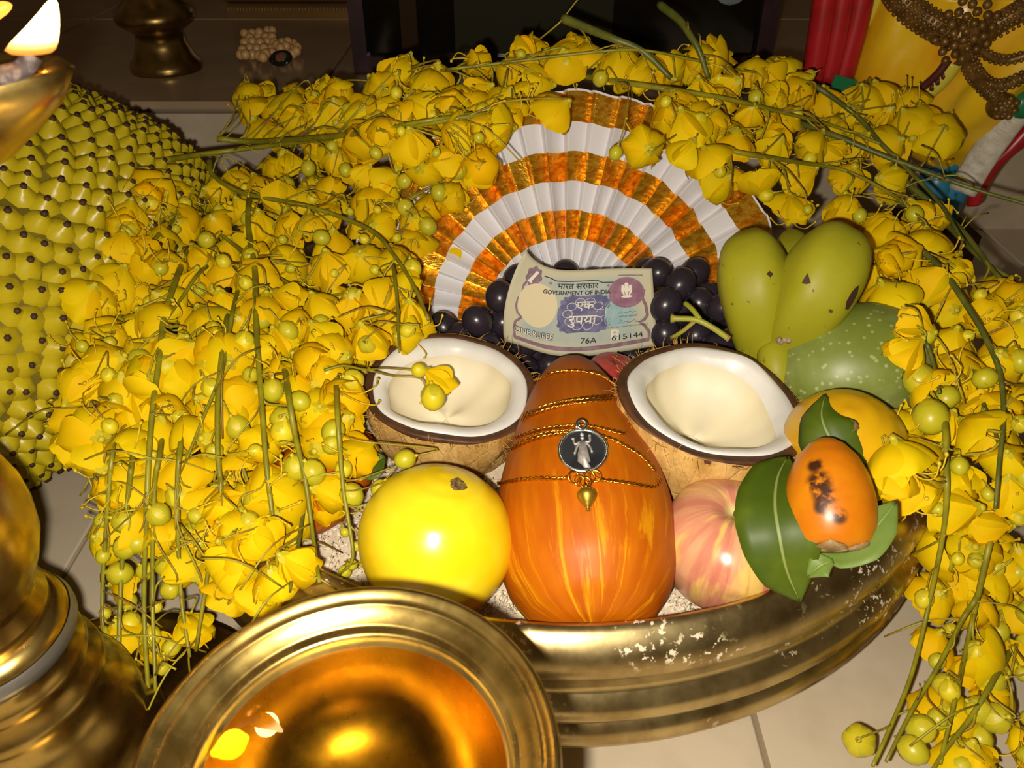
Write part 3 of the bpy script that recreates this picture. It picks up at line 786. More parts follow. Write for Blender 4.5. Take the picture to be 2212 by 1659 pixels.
for (x, y) in gp:
    yy = table([(590, .500), (650, .478), (720, .462), (780, .448)], y) + (-.012 if (x, y) in front else rnd.uniform(-.004, .010))
    if 1090 < x < 1420: yy += .016
    p = pt(x, y, Y=yy); r = rnd.uniform(.0098, .0115)
    gpos.append((p, r))
for it in range(12):
    for i in range(len(gpos)):
        for j in range(i):
            d = gpos[i][0] - gpos[j][0]; mn = (gpos[i][1] + gpos[j][1]) * .94
            if d.length < mn:
                s = d.normalized() * (mn - d.length) * .4; gpos[i] = (gpos[i][0] + Vector((0, s.y, 0)) * 1.2 + s * .25, gpos[i][1]); gpos[j] = (gpos[j][0] - Vector((0, s.y, 0)) * 1.2 - s * .25, gpos[j][1])
for p, r in gpos:
    M = T(p) @ Matrix.Rotation(rnd.uniform(-1, 1), 4, 'X') @ Matrix.Rotation(rnd.uniform(-1, 1), 4, 'Y') @ Matrix.Scale(r, 4)
    link('grape', gme, t, M)
GSTEM = plain('grape_stem', (0.30, 0.33, 0.02, 1), .5, (0.34, 0.26, 0.05, 1), 120)
b = MB()
b.tube(catmull([pt(1450, 688, d=.470), pt(1500, 690, d=.468), pt(1535, 705, d=.468), pt(1575, 732, d=.470)], 5), [.0030, .0018] + [.0017] * 13 + [.002], 7)
b.tube(catmull([pt(1512, 690, d=.468), pt(1495, 668, d=.472), pt(1480, 655, d=.478)], 4), .0016, 6)
b.tube(catmull([pt(1505, 690, d=.470), pt(1475, 715, d=.476), pt(1450, 730, d=.484)], 4), .0013, 6)
obj('stalk', b, GSTEM, t)
# ------------------------------------------------------------------ pleated fan
m = NT('fan_white_cloth'); m.col((0.78, 0.77, 0.82, 1)); m.set(Roughness=.6, Sheen_Weight=.2); m.bump(m.noise(500, 2, vs=(1, 1, .1)), .1, .0004); FANW = m.mat
m = NT('fan_gold_foil')
m.col(m.mix(m.ramp(m.noise(160, 4, .6, vs=(1, 1, 2.2)), .40, .62), (1.0, 0.60, 0.05, 1), (0.72, 0.30, 0.010, 1)))
m.set(Metallic=.8, Roughness=.27); m.bump(m.noise(260, 4, .6, vs=(1, 1, 2)), .55, .0012); FANG = m.mat
FC = pt(1222, 690, Y=.525); FRAD = .170; LEAN = R(24)
fup = Vector((0, math.sin(LEAN), math.cos(LEAN))); fn = Vector((0, -math.cos(LEAN), math.sin(LEAN)))
NP = 26; A0, A1 = R(8), R(188)
FOLD = ((0, -.0045), (.22, -.0024), (.5, .0006), (.80, .0042), (.86, .0046), (.93, .0), (1.0, -.0045))
def fan_pt(r, i, s, z0, off=0):
    a = A0 + (A1 - A0) * (i + s) / NP
    z = z0 * min(1, r / .10 + .15) * (.8 + .45 * math.sin(i * 1.7)) + off
    zb = .012 * math.sin(a) * (r / FRAD) ** 2
    ar = a + .010 * math.sin(i * 2.3) * math.sin(3.14 * s); rr = r * (1 + .006 * math.sin(i * 2.9 + s * 3.14))
    return FC + (Vector((1, 0, 0)) * math.cos(ar) + fup * math.sin(ar)) * rr + fn * (z - zb)
t = thing('pleated_fan', FC, 'pleated white cloth fan with gold bands behind the banknote', 'fan')
def band(f0, f1, off, k=4):
    b = MB(); rows = []
    for q in range(k + 1):
        f = lerp(f0, f1, q / k); row = []
        for i in range(NP):
            for sf, z0 in FOLD[:-1]: row.append(fan_pt(f * FRAD, i, sf, z0, off))
        row.append(fan_pt(f * FRAD, NP - 1, 1.0, FOLD[-1][1], off)); rows.append(row)
    b.grid(rows); return b
b = band(.03, 1.008, 0, 16); OCC.append(b.bvh()); fan_bvh = b.bvh()
o = obj('cloth', b, FANW, t, False); solidify(o, .0004, 0)
for f0, f1 in ((.366, .490), (.615, .742), (.868, .998)):
    o = obj('gold_band', band(f0, f1, .0007), FANG, t, False); solidify(o, .0002, 0)

# ------------------------------------------------------------------ banknote
GU = [0, .25, .5, .75, 1]
GRID = {0: [(1089, 737), (1165, 760), (1237, 770), (1335, 761), (1420, 746)],
        .5: [(1095, 640), (1172, 668), (1252, 672), (1335, 667), (1414, 662)],
        1: [(1136, 540), (1194, 580), (1262, 583), (1335, 580), (1409, 580)]}
YD = {0: [.452, .446, .443, .447, .452], .5: [.458, .456, .454, .456, .459], 1: [.470, .470, .468, .467, .468]}
G3 = {v: [pt(x, y, Y=YD[v][i]) for i, (x, y) in enumerate(GRID[v])] for v in GRID}
def lag(xs, ys, x):
    out = Vector()
    for i, a in enumerate(xs):
        w = 1
        for j, c in enumerate(xs):
            if j != i: w *= (x - c) / (a - c)
        out += ys[i] * w
    return out
def note(u, v, off=0):
    """u 0..97 mm from the left, v 0..63 mm from the bottom"""
    f = lambda u, v: lag([0, .5, 1], [lag(GU, G3[k], u / 97) for k in (0, .5, 1)], v / 63)
    p = f(u, v)
    if off:
        n = (f(u + .5, v) - f(u - .5, v)).cross(f(u, v + .5) - f(u, v - .5)).normalized()
        p = p + n * off
    return p
m = NT('banknote_paper')
sx = m.sep('skin')
base = m.mix(m.ramp(m.noise(25, 3), .35, .7), (0.55, 0.51, 0.36, 1), (0.48, 0.48, 0.36, 1))
blue = m.mix(m.ramp(m.noise(70, 3), .35, .7), (0.42, 0.46, 0.40, 1), (0.34, 0.42, 0.43, 1))
inn = m.math('MULTIPLY', m.math('MULTIPLY', m.ramp(sx[0], .06, .16), m.ramp(sx[0], .82, .95, True)), m.math('MULTIPLY', m.ramp(sx[1], .06, .20), m.ramp(sx[1], .80, .96, True)))
m.col(m.mix(inn, base, blue)); m.set(Roughness=.7, Specular_IOR_Level=.2); m.bump(m.noise(70, 3), .15, .001); PAPER = m.mat
INKP = plain('ink_mauve', (0.20, 0.12, 0.16, 1), .7, (0.27, 0.17, 0.22, 1), 300)
INKB = plain('ink_violet_blue', (0.085, 0.085, 0.20, 1), .7, (0.17, 0.16, 0.30, 1), 200)
INKD = plain('ink_dark', (0.030, 0.026, 0.035, 1), .7)
INKC = plain('ink_coin', (0.24, 0.105, 0.17, 1), .7, (0.32, 0.16, 0.24, 1), 160)
INKL = plain('ink_pale', (0.74, 0.70, 0.60, 1), .7)
INKW = plain('ink_window_cream', (0.66, 0.57, 0.37, 1), .7)
INKG = plain('ink_pale_blue', (0.26, 0.42, 0.46, 1), .7, (0.36, 0.48, 0.48, 1), 90)
t = thing('banknote', G3[0][2], 'one rupee banknote leaning on the dark grapes', 'banknote')
b = MB(); rows = []; uv = []
for j in range(25):
    row = []
    for i in range(41):
        u, v = 97 * i / 40, 63 * j / 24
        if j == 0 and i == 0: u, v = 1.2, 1.0
        row.append(note(u, v)); uv.append((u / 97, v / 63, 0))
    rows.append(row)
b.grid(rows); b.uv = uv
nb = b
# kept in place (obj recentres)
o = obj('paper', b, PAPER, t); solidify(o, .00012, -1); OCC.append(BVHTree.FromPolygons([tuple(p) for r in rows for p in r], [(i * 41 + j, i * 41 + j + 1, (i + 1) * 41 + j + 1, (i + 1) * 41 + j) for i in range(24) for j in range(40)]))
LV = .00016
def pol(name, ring, mat, lv=1, n=5):
    """star-shaped outline (mm) filled as rings so that it follows the paper"""
    b = MB(); cu = sum(p[0] for p in ring) / len(ring); cv = sum(p[1] for p in ring) / len(ring)
    b.grid([[note(lerp(cu, u, k / n), lerp(cv, v, k / n), LV * lv) for u, v in ring] for k in [.02] + list(range(1, n + 1))], True)
    return obj(name, b, mat, t)
def ell(cu, cv, ru, rv, k=48, sc=0, ns=0, rot=0):
    out = []
    for i in range(k):
        a = 2 * math.pi * i / k; f = 1 + sc * math.cos(ns * a); x, y = ru * f * math.cos(a), rv * f * math.sin(a)
        out.append((cu + x * math.cos(rot) - y * math.sin(rot), cv + x * math.sin(rot) + y * math.cos(rot)))
    return out
def line(name, pts, w, mat, lv=1, closed=False):
    P = [Vector((x, y, 0)) for x, y in pts]
    if closed: P = P + [P[0]]
    Q = []
    for a, c in zip(P, P[1:]):
        k = max(1, int((c - a).length / 2.0))
        Q += [a.lerp(c, i / k) for i in range(k)]
    Q.append(P[-1]); b = MB(); rows = []
    for i, p in enumerate(Q):
        td = (Q[min(i + 1, len(Q) - 1)] - Q[max(i - 1, 0)]).normalized(); n = Vector((-td.y, td.x, 0)) * w / 2
        rows.append([note(p.x + n.x, p.y + n.y, LV * lv), note(p.x - n.x, p.y - n.y, LV * lv)])
    b.grid(rows); return obj(name, b, mat, t)
def text_tris(body, size, align='CENTER', sx=1.0):
    cu = bpy.data.curves.new('lettering', 'FONT'); cu.body = body; cu.size = size; cu.align_x = align; cu.resolution_u = 3
    ob = bpy.data.objects.new('lettering', cu); COL.objects.link(ob)
    bpy.context.view_layer.update()
    me = bpy.data.meshes.new_from_object(ob.evaluated_get(bpy.context.evaluated_depsgraph_get()))
    v = [(p.co.x * sx, p.co.y) for p in me.vertices]; f = [tuple(p.vertices) for p in me.polygons]
    bpy.data.objects.remove(ob); bpy.data.curves.remove(cu); bpy.data.meshes.remove(me)
    return v, f
def text(body, u, v, size, mat, lv=2, sx=1.0, bold=0, rot=0):
    vs, f = text_tris(body, size, 'CENTER', sx)
    if not vs: return
    b = MB(); ca, sa = math.cos(rot), math.sin(rot)
    for du, dv in ([(0, 0)] + ([(bold, 0), (-bold, 0), (0, bold), (0, -bold)] if bold else [])):
        b.add([note(u + x * ca - y * sa + du, v + x * sa + y * ca + dv, LV * lv) for x, y in vs], f)
    return obj('lettering', b, mat, t)
# border
line('border', [(6, 5.5), (30, 4.8), (60, 5), (91, 6.0)], 3.0, INKP)
line('border', [(6.5, 5), (6.3, 12), (7.0, 17), (9.5, 20), (11, 22)], 1.6, INKP)
line('border', [(11, 22), (8, 24), (6.5, 29), (7.0, 34), (9, 38), (8.2, 44), (10, 49)], 1.4, INKP)
line('border', [(91, 6), (91.5, 12), (89, 17), (86.0, 20), (89, 21.5), (91.5, 25), (91, 33), (89, 39), (90.5, 46)], 2.2, INKP)
line('border', [(20, 56), (25, 55.5), (30, 53.8), (58, 54.2), (62, 52.2), (73, 52)], .8, INKD)
line('border', [(73, 57.5), (90, 57.5)], .9, INKP)
# big corner 1
pol('numeral_panel', ell(13.2, 53.0, 5.6, 7.2, 40, .10, 7), INKP, 1)
b = line('numeral_one', [(11.2, 48.8), (14.6, 57.2)], 2.2, INKL, 2)
line('numeral_one', [(9.8, 48.9), (13.0, 48.5)], 1.2, INKL, 2)
# window, guilloche panel, coin
pol('watermark_window', ell(20.5, 33.5, 13.2, 16.2, 56, 0, 0, R(6)), INKW, 2, 8)
pan = []
for i in range(72):
    a = 2 * math.pi * i / 72; c, s = math.cos(a), math.sin(a)
    x = 16.6 * math.copysign(abs(c) ** .42, c); y = 13.6 * math.copysign(abs(s) ** .50, s); f = 1 + .035 * math.cos(14 * a)
    pan.append((51.5 + x * f, 29.5 + y * f))
pol('ornate_panel', pan, INKB, 1, 8)
for q in range(10):
    a = q * .628; line('scrollwork', [(51.5 + 10.5 * math.cos(a) + 3.2 * math.cos(k * .7), 29.5 + 9.0 * math.sin(a) + 2.8 * math.sin(k * .7)) for k in range(10)], .28, INKL, 2)
pol('pale_tint', ell(73, 29, 9, 12, 40, .08, 5), INKG, 1, 6)
pol('coin', ell(78.5, 44.0, 12.2, 12.0, 64), INKC, 2, 6)
line('coin_edge', ell(78.5, 44.0, 11.7, 11.5, 64), .5, INKP, 3, True)
line('coin_edge', ell(78.5, 44.0, 9.8, 9.6, 8), .45, INKP, 3, True)
for x, y, rx, ry in ((78.5, 46.5, 1.6, 4.2), (75.9, 46.0, 1.1, 3.2), (81.1, 46.0, 1.1, 3.2), (78.5, 50.3, 1.4, 1.3), (76.0, 48.9, 1.0, 1.0), (81.0, 48.9, 1.0, 1.0), (78.5, 40.6, 3.8, 1.0), (76.6, 42.6, .6, 1.0), (80.4, 42.6, .6, 1.0), (78.5, 42.4, .9, 1.2)):
    pol('lion_emblem', ell(x, y, rx, ry, 20), INKL, 3, 2)
text('भारत', 71.6, 43.2, 2.1, INKP, 3); text('INDIA', 85.6, 43.2, 1.9, INKP, 3)
# words
text('भारत सरकार', 45, 48.2, 6.0, INKD, 3, 1.0, .10)
text('GOVERNMENT OF INDIA', 45.0, 43.4, 4.5, INKD, 3, .90, .12)
text('✱', 26, 50.5, 3.5, INKP, 3); text('✱', 66.0, 48.5, 3.5, INKP, 3)
text('एक', 51.5, 33.0, 8.4, INKL, 3, 1.0, .10)
text('रुपया', 51.0, 22.4, 9.0, INKL, 3, 1.05, .10)
text('ONE RUPEE', 20.0, 10.2, 6.0, INKD, 3, .88, .42); text('ONE RUPEE', 20.0, 10.2, 6.0, INKL, 6, .88, .0)
text('76A', 56.2, 8.6, 5.6, INKD, 3, 1.0, .06); text('615144', 78.0, 9.0, 5.4, INKD, 4, 1.12, .06)
text('B', 71.0, 9.4, 10.5, INKL, 3, 1.0, .2)
line('signature', [(73, 27.8), (74.5, 29.5), (75, 27.6), (77, 28.6), (78, 28.0), (80, 29.2), (82, 28.2), (84, 29.0)], .32, INKD, 3)
line('signature', [(73.5, 20.6), (74.5, 23.6), (75.2, 20.4), (77, 22.0), (79, 20.8), (80.5, 21.2), (83, 22.8), (83.5, 20.8), (86, 20.6)], .32, INKD, 3)
text('वित्त सचिव', 79.0, 25.0, 1.7, INKD, 3, 1.6); text('SECRETARY MINISTRY OF FINANCE', 78.5, 17.6, 1.6, INKD, 3, 1.0)

# ------------------------------------------------------------------ gold chain and silver pendant on the cucumber
GOLD = plain('chain_gold', (0.86, 0.46, 0.06, 1), .25, (0.72, 0.34, 0.03, 1), 200, Metallic=1.0)
SILV = plain('silver', (0.70, 0.70, 0.68, 1), .25, Metallic=1.0)
SILVD = plain('silver_mirror', (0.13, 0.14, 0.16, 1), .34, (0.07, 0.08, 0.10, 1), 60, Metallic=.9)
SILVF = plain('silver_matte', (0.50, 0.47, 0.44, 1), .5, (0.36, 0.33, 0.31, 1), 500, Metallic=.6)
def on_cuc(x, y, off=.0012):
    h, n = cast(cbvh, x, y)
    return (h + n * off) if h is not None else None
t = thing('gold_chain', on_cuc(1260, 1100), 'gold chain wound round the orange cucumber with a drop charm', 'necklace')
def chain(px, wrapL=None, wrapR=None, r=.00055, name='chain_strand'):
    P = []
    dense = []
    for (a, c) in zip(px, px[1:]):
        k = max(1, int(math.hypot(c[0] - a[0], c[1] - a[1]) / 6))
        dense += [(lerp(a[0], c[0], i / k), lerp(a[1], c[1], i / k)) for i in range(k)]
    dense.append(px[-1])
    sm = dense
    for _ in range(6): sm = [sm[0]] + [((sm[i - 1][0] + sm[i][0] * 2 + sm[i + 1][0]) / 4, (sm[i - 1][1] + 2 * sm[i][1] + sm[i + 1][1]) / 4) for i in range(1, len(sm) - 1)] + [sm[-1]]
    for x, y in sm:
        p = on_cuc(x, y)
        if p is not None: P.append(p)
    L = sum((b_ - a_).length for a_, b_ in zip(P, P[1:])); N = int(L / .00045); Q = []
    acc = [0]
    for a_, b_ in zip(P, P[1:]): acc.append(acc[-1] + (b_ - a_).length)
    j = 0
    for i in range(N + 1):
        s = L * i / N
        while j < len(acc) - 2 and acc[j + 1] < s: j += 1
        Q.append(P[j].lerp(P[j + 1], (s - acc[j]) / max(1e-9, acc[j + 1] - acc[j])))
    b = MB()
    for ph in (0, math.pi):
        pp = []
        for i, p in enumerate(Q):
            td = (Q[min(i + 1, N)] - Q[max(i - 1, 0)]).normalized(); n = (CAMP - p).normalized(); s = td.cross(n).normalized()
            a = ph + i * .42
            pp.append(p + s * .00062 * math.cos(a) + n * .0005 * math.sin(a))
        b.tube(pp, r, 5)
    obj(name, b, GOLD, t)
chain([(1146, 832), (1165, 820), (1200, 808), (1240, 804), (1285, 807), (1308, 820), (1326, 838)])
chain([(1132, 900), (1180, 880), (1230, 868), (1280, 861), (1332, 856)])
chain([(1128, 909), (1180, 889), (1230, 876), (1280, 869), (1334, 864)])
chain([(1118, 948), (1170, 930), (1220, 924), (1250, 922), (1290, 927), (1350, 941)])
chain([(1108, 972), (1150, 953), (1190, 943), (1235, 938), (1290, 942), (1330, 956), (1380, 984), (1412, 1020)])
chain([(1116, 965), (1150, 947), (1190, 937), (1235, 933), (1280, 937)])
chain([(1074, 1046), (1130, 1038), (1170, 1035), (1215, 1038), (1233, 1034)])
chain([(1285, 1036), (1300, 1040), (1350, 1045), (1390, 1052), (1414, 1057), (1419, 1046), (1424, 1034)])
def ring(c, nrm, r, w, mat, parent, name='ring'):
    q = Vector(nrm).to_track_quat('Z', 'Y'); b = MB()
    b.tube([c + q @ Vector((r * math.cos(a), r * math.sin(a), 0)) for a in [2 * math.pi * i / 20 for i in range(21)]], w, 6, caps=False)
    return obj(name, b, mat, parent)
for x, y in ((1240, 1036), (1252, 1044), (1272, 1036), (1284, 1034), (1264, 1048)):
    p = on_cuc(x, y, .0022); ring(p, (CAMP - p) + Vector((rnd.uniform(-.2, .2), 0, rnd.uniform(-.2, .2))), .0027, .0006, GOLD, t)
d0 = on_cuc(1266, 1058, .003); d1 = on_cuc(1270, 1110, .0028); dax = (d1 - d0)
DROP = plain('gold_matte', (0.46, 0.29, 0.03, 1), .38, (0.36, 0.22, 0.02, 1), 90, Metallic=.8)
dd = loft_fruit(d0, d1, [(0, .0008), (.06, .0014), (.12, .0030), (.25, .0044), (.4, .0046), (.6, .0034), (.78, .0017), (.9, .0007), (.95, .0010), (1, .0003)], 24)
dd.uv = None; obj('drop_charm', dd, DROP, t)
b = MB(); b.tube([d0 - dax * .12, d0 + dax * .08], .0011, 8); obj('charm_cap', b, GOLD, t)
pc = on_cuc(1259, 982, .0030); h, pn = cast(cbvh, 1259, 982)
pn = (pn + (CAMP - pc).normalized() * .6).normalized()
pz = pn; px_ = Vector((1, 0, .0)); px_ = (px_ - pz * px_.dot(pz)).normalized(); py_ = pz.cross(px_)
PM = Matrix((( px_.x, py_.x, pz.x, pc.x), (px_.y, py_.y, pz.y, pc.y), (px_.z, py_.z, pz.z, pc.z), (0, 0, 0, 1)))
t = thing('silver_pendant', pc, 'round silver pendant with a raised standing figure on the cucumber', 'pendant')
PRr = .0122
b = MB(); b.lathe([(.0001, -.0008), (PRr, -.0008), (PRr + .0002, .0003), (PRr - .0004, .0010), (PRr - .0014, .0010), (PRr - .0018, .0004)], 64, PM); obj('bezel', b, SILV, t)
b = MB()
for k in range(72):
    a = 2 * math.pi * k / 72; b.ball(PM @ Vector(((PRr - .0009) * math.cos(a), (PRr - .0009) * math.sin(a), .001)), .00038, 6, 4)
obj('beaded_edge', b, SILV, t)
b = MB(); b.lathe([(.0001, .0004), (PRr - .0017, .0004)], 48, PM); obj('mirror_face', b, SILVD, t, label='dark mirror face')
def pm(x, y, z=.0006): return PM @ Vector((x * .001, y * .001, z))
b = MB()
body = [(-1.3, 4.6), (1.3, 4.6), (2.0, 1.5), (2.9, -3), (3.3, -6.5), (2.2, -7.5), (3.4, -9.6), (.2, -9.8), (-.6, -8.4), (-2.8, -6.2), (-2.6, -2.5), (-1.8, 1.5)]
v = [pm(x, y, .0004) for x, y in body] + [pm(x * .85, y * .97, .0012) for x, y in body] + [pm(0.2, -2, .0014)]; n = len(body)
b.add(v, [(i, (i + 1) % n, n + (i + 1) % n, n + i) for i in range(n)] + [(n + i, n + (i + 1) % n, 2 * n) for i in range(n)])
b.ball(pm(0, 6.4), (.0011, .0011, .0010), 10, 7); b.ball(pm(0, 8.3), (.0011, .0011, .0008), 10, 7)
for P in ([(-1.3, 4.2), (-3.6, 3.0), (-4.4, 5.4)], [(1.3, 4.2), (3.4, 4.2), (3.6, 7.0)], [(-1.3, 4.0), (-3.0, 1.0), (-4.2, -2.4)], [(1.3, 4.0), (3.4, 1.4), (4.4, -1.8)]):
    b.tube(catmull([pm(x, y, .0009) for x, y in P], 4), .0006, 6)
b.ball(pm(-4.5, 6.2), (.0010, .0008, .0006), 8, 5); b.ball(pm(3.6, 7.6), (.0008, .0008, .0006), 8, 5)
obj('relief_figure', b, SILVF, t)
bc = pc + py_ * (PRr + .0016) + pz * .0012
ring(bc, px_ * .3 + pz, .0026, .0008, SILV, t, 'bail'); ring(bc - py_ * .001 - px_ * .0018, pz + px_, .0014, .0006, SILV, t, 'bail_ring')

# ------------------------------------------------------------------ jackfruit
JC = Vector((-.432, .520, .135)); JA = Vector((.195, .235, .130))
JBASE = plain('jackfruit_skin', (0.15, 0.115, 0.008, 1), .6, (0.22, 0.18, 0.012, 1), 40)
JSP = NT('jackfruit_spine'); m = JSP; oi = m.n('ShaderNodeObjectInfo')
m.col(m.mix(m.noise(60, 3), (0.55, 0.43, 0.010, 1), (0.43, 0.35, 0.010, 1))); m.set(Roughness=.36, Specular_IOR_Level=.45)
JTIP = plain('jackfruit_tip', (0.045, 0.018, 0.006, 1), .7)
jt = thing('jackfruit', Vector((JC.x, JC.y, 0)), 'huge ripe jackfruit with brown tipped bumps at the left', 'jackfruit')
JROT = Matrix.Rotation(R(-8), 3, 'Z')
def jsurf(d):
    d = d.normalized()
    f = 1 + .05 * noise.noise(d * 1.7 + Vector((4, 1, 2)))
    return JC + JROT @ Vector((d.x * JA.x, d.y * JA.y, d.z * JA.z)) * f
b = MB(); rows = []
for i in range(33):
    th = min(max(math.pi * i / 32, .01), math.pi - .01)
    rows.append([jsurf(Vector((math.sin(th) * math.cos(2 * math.pi * k / 64), math.sin(th) * math.sin(2 * math.pi * k / 64), math.cos(th)))) for k in range(64)])
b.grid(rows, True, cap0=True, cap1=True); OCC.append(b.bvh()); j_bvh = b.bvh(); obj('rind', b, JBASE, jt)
variants = []
def spine_verts(seed):
    rr = random.Random(seed); off = [rr.uniform(.90, 1.12) for _ in range(6)]; tl = (rr.uniform(-.14, .14), rr.uniform(-.14, .14))
    v = []; 
    for f, h in ((1.06, -.16), (1.00, .06), (.72, .42), (.44, .72), (.25, .92)):
        for k in range(6):
            a = k * math.pi / 3
            v.append((f * off[k] * math.cos(a) + tl[0] * h, f * off[k] * math.sin(a) + tl[1] * h, h))
    for f, h in ((.24, .94), (.18, 1.14)):
        for k in range(6): v.append((f * math.cos(k * math.pi / 3) + tl[0] * h, f * math.sin(k * math.pi / 3) + tl[1] * h, h))
    fs = []; mi = []
    for i in range(6):
        for k in range(6):
            fs.append((i * 6 + k, i * 6 + (k + 1) % 6, (i + 1) * 6 + (k + 1) % 6, (i + 1) * 6 + k)); mi.append(1 if i >= 5 else 0)
    fs.append(tuple(range(36, 42))); mi.append(1)
    return v, fs, mi
for s in range(6):
    v, fs, mi = spine_verts(s); q = MB(); q.v = v; q.f = fs; q.m = mi
    variants.append(q.mesh('spine', [JSP.mat, JTIP], True))
NS = 2100; cand = []
for i in range(NS):
    zf = 1 - 2 * (i + .5) / NS; a = i * 2.399963
    d = Vector((math.sqrt(1 - zf * zf) * math.cos(a), math.sqrt(1 - zf * zf) * math.sin(a), zf)) + Vector((rnd.gauss(0, .007), rnd.gauss(0, .007), rnd.gauss(0, .007)))
    p = jsurf(d); n = (JROT @ Vector((d.x / JA.x, d.y / JA.y, d.z / JA.z))).normalized()
    cand.append((p, n))
PA = np.array([tuple(p) for p, n in cand])
vis = []
for i, (p, n) in enumerate(cand):
    dd2 = np.sort(((PA - PA[i]) ** 2).sum(1))[1:7]; sp = math.sqrt(dd2[:4].mean())
    c = CAMP - p; r = p - CAMP; dep = r.y * CP - r.z * SP
    px = 1106 + FPX * r.x / dep; py = 829.5 + FPX * (-r.z * CP - r.y * SP) / dep
    score = n.dot(c.normalized()) / c.length if (-60 < px < 800 and 100 < py < 1400 and n.dot(c) > 0) else -1
    vis.append((score, i, sp))
vis.sort(reverse=True)
def spine_M(i, sp):
    p, n = cand[i]; q = n.to_track_quat('Z', 'Y').to_matrix().to_4x4()
    s = sp * .62; h = s * rnd.uniform(.85, 1.10)
    return T(p - n * .0004) @ q @ Matrix.Rotation(rnd.uniform(0, 6.3), 4, 'Z') @ Matrix.Diagonal((s, s, h, 1))
rest = MB()
for k, (score, i, sp) in enumerate(vis):
    if cand[i][0].z < .006: continue
    M = spine_M(i, sp)
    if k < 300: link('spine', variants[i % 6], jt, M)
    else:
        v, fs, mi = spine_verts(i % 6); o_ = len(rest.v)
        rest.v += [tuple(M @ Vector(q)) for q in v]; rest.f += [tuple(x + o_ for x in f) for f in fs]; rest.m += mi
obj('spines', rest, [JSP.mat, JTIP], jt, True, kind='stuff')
# ------------------------------------------------------------------ painted statue (only the draped lower body is in the picture)
SY = .74
PY = NT('statue_yellow'); m = PY
m.col(m.mix(m.ramp(m.noise(14, 4), .35, .68), (0.80, 0.52, 0.012, 1), (0.72, 0.31, 0.008, 1))); m.set(Roughness=.28); m.bump(m.noise(40, 3), .15, .003); PY = m.mat
PLY = plain('statue_pale_yellow', (0.62, 0.52, 0.05, 1), .35)
PRED = plain('statue_red', (0.42, 0.012, 0.016, 1), .3, (0.30, 0.01, 0.012, 1), 40)
PGRN = plain('statue_green', (0.01, 0.17, 0.06, 1), .35)
PWH = plain('statue_white', (0.62, 0.57, 0.48, 1), .5, (0.52, 0.46, 0.36, 1), 90, bump=.5, bs=160, bd=.003)
PBL = plain('statue_blue', (0.03, 0.22, 0.38, 1), .35)
PBR = plain('statue_bronze', (0.13, 0.065, 0.012, 1), .4, (0.23, 0.12, 0.025, 1), 120, Metallic=.35)
PDK = plain('statue_maroon', (0.075, 0.012, 0.008, 1), .5)
sb = pt(2040, 520, Y=SY); sb.z = 0
t = thing('painted_statue', sb, 'painted statue in yellow drapery standing behind the right flowers', 'statue')
rowsd = [(-34, 1925, 2400), (-28, 1898, 2440), (0, 1890, 2420), (60, 1874, 2385), (120, 1852, 2330), (180, 1836, 2262), (240, 1850, 2196), (300, 1905, 2142), (350, 1985, 2100), (398, 2044, 2078)]
b = MB(); rows = []
rr_ = []
for (y0, l0, r0), (y1, l1, r1) in zip(rowsd, rowsd[1:]):
    for k in range(4): rr_.append((lerp(y0, y1, k / 4), lerp(l0, l1, k / 4), lerp(r0, r1, k / 4)))
rr_.append(rowsd[-1])
for i, (y, l, r) in enumerate(rr_):
    pl, pr = pt(l, y, Y=SY), pt(r, y, Y=SY); c = (pl + pr) / 2; w = (pr - pl).length / 2; dp = min(.085, w * .62)
    row = []
    for k in range(72):
        a = 2 * math.pi * k / 72; x = math.cos(a); yy = -math.sin(a)
        fold = 1 + (.10 * math.sin(9 * a + .12 * i) + .05 * math.sin(17 * a - .2 * i)) * (1 if yy < 0 else .3)
        row.append(c + (pr - pl).normalized() * w * x * (1 if abs(x) > .97 else 1) + Vector((0, dp * yy * fold, 0)))
    rows.append(row)
b.grid(rows, True, cap0=True, cap1=True); sbv = b.bvh(); OCC.append(b.bvh()); obj('drapery', b, PY, t)
def on_s(x, y, off=.003):
    h, n, _, _ = sbv.ray_cast(CAMP, ray(x, y).normalized())
    if h is None:
        p = pt(x, y, Y=SY - .02); return p
    return h - ray(x, y).normalized() * off
def rope(name, px, w, bead=0, mat=PBR, rows_=1, off=.003):
    sm = []
    P3 = catmull([Vector((x, y, 0)) for x, y in px], 8)
    P = [on_s(p.x, p.y, off) for p in P3]
    for _ in range(3): P = [P[0]] + [(P[i - 1] + P[i] * 2 + P[i + 1]) / 4 for i in range(1, len(P) - 1)] + [P[-1]]
    k = .00047
    b = MB(); b.tube(P, w * k / 2, 10)
    if bead:
        L = sum((q - p).length for p, q in zip(P, P[1:])); acc = 0; nxt = 0
        for i in range(len(P) - 1):
            seg = (P[i + 1] - P[i]); td = seg.normalized(); vd = (CAMP - P[i]).normalized(); sd = td.cross(vd).normalized()
            while nxt <= acc + seg.length:
                p = P[i] + td * (nxt - acc)
                for q in range(rows_):
                    s = 0 if rows_ == 1 else (q / (rows_ - 1) - .5) * 2
                    b.ball(p + sd * s * w * k * .42 + vd * (w * k * .5 * math.sqrt(max(0, 1 - (s * .84) ** 2))), bead * k * .5 * (1 if (q + int(nxt * 900)) % 2 else .8), 7, 5)
                nxt += bead * k * 1.05
            acc += seg.length
    return obj(name, b, mat, t)
rope('belt', [(1935, -30), (1965, 10), (2010, 42), (2055, 66), (2092, 78)], 62, 9, PBR, 7, -.008)
rope('belt', [(2092, 78), (2140, 58), (2190, 30), (2240, 5)], 52, 9, PBR, 6, -.008)
rope('hanging_cord', [(2078, 90), (2086, 130), (2105, 165), (2135, 198), (2165, 224)], 24, 8, PBR, 3)
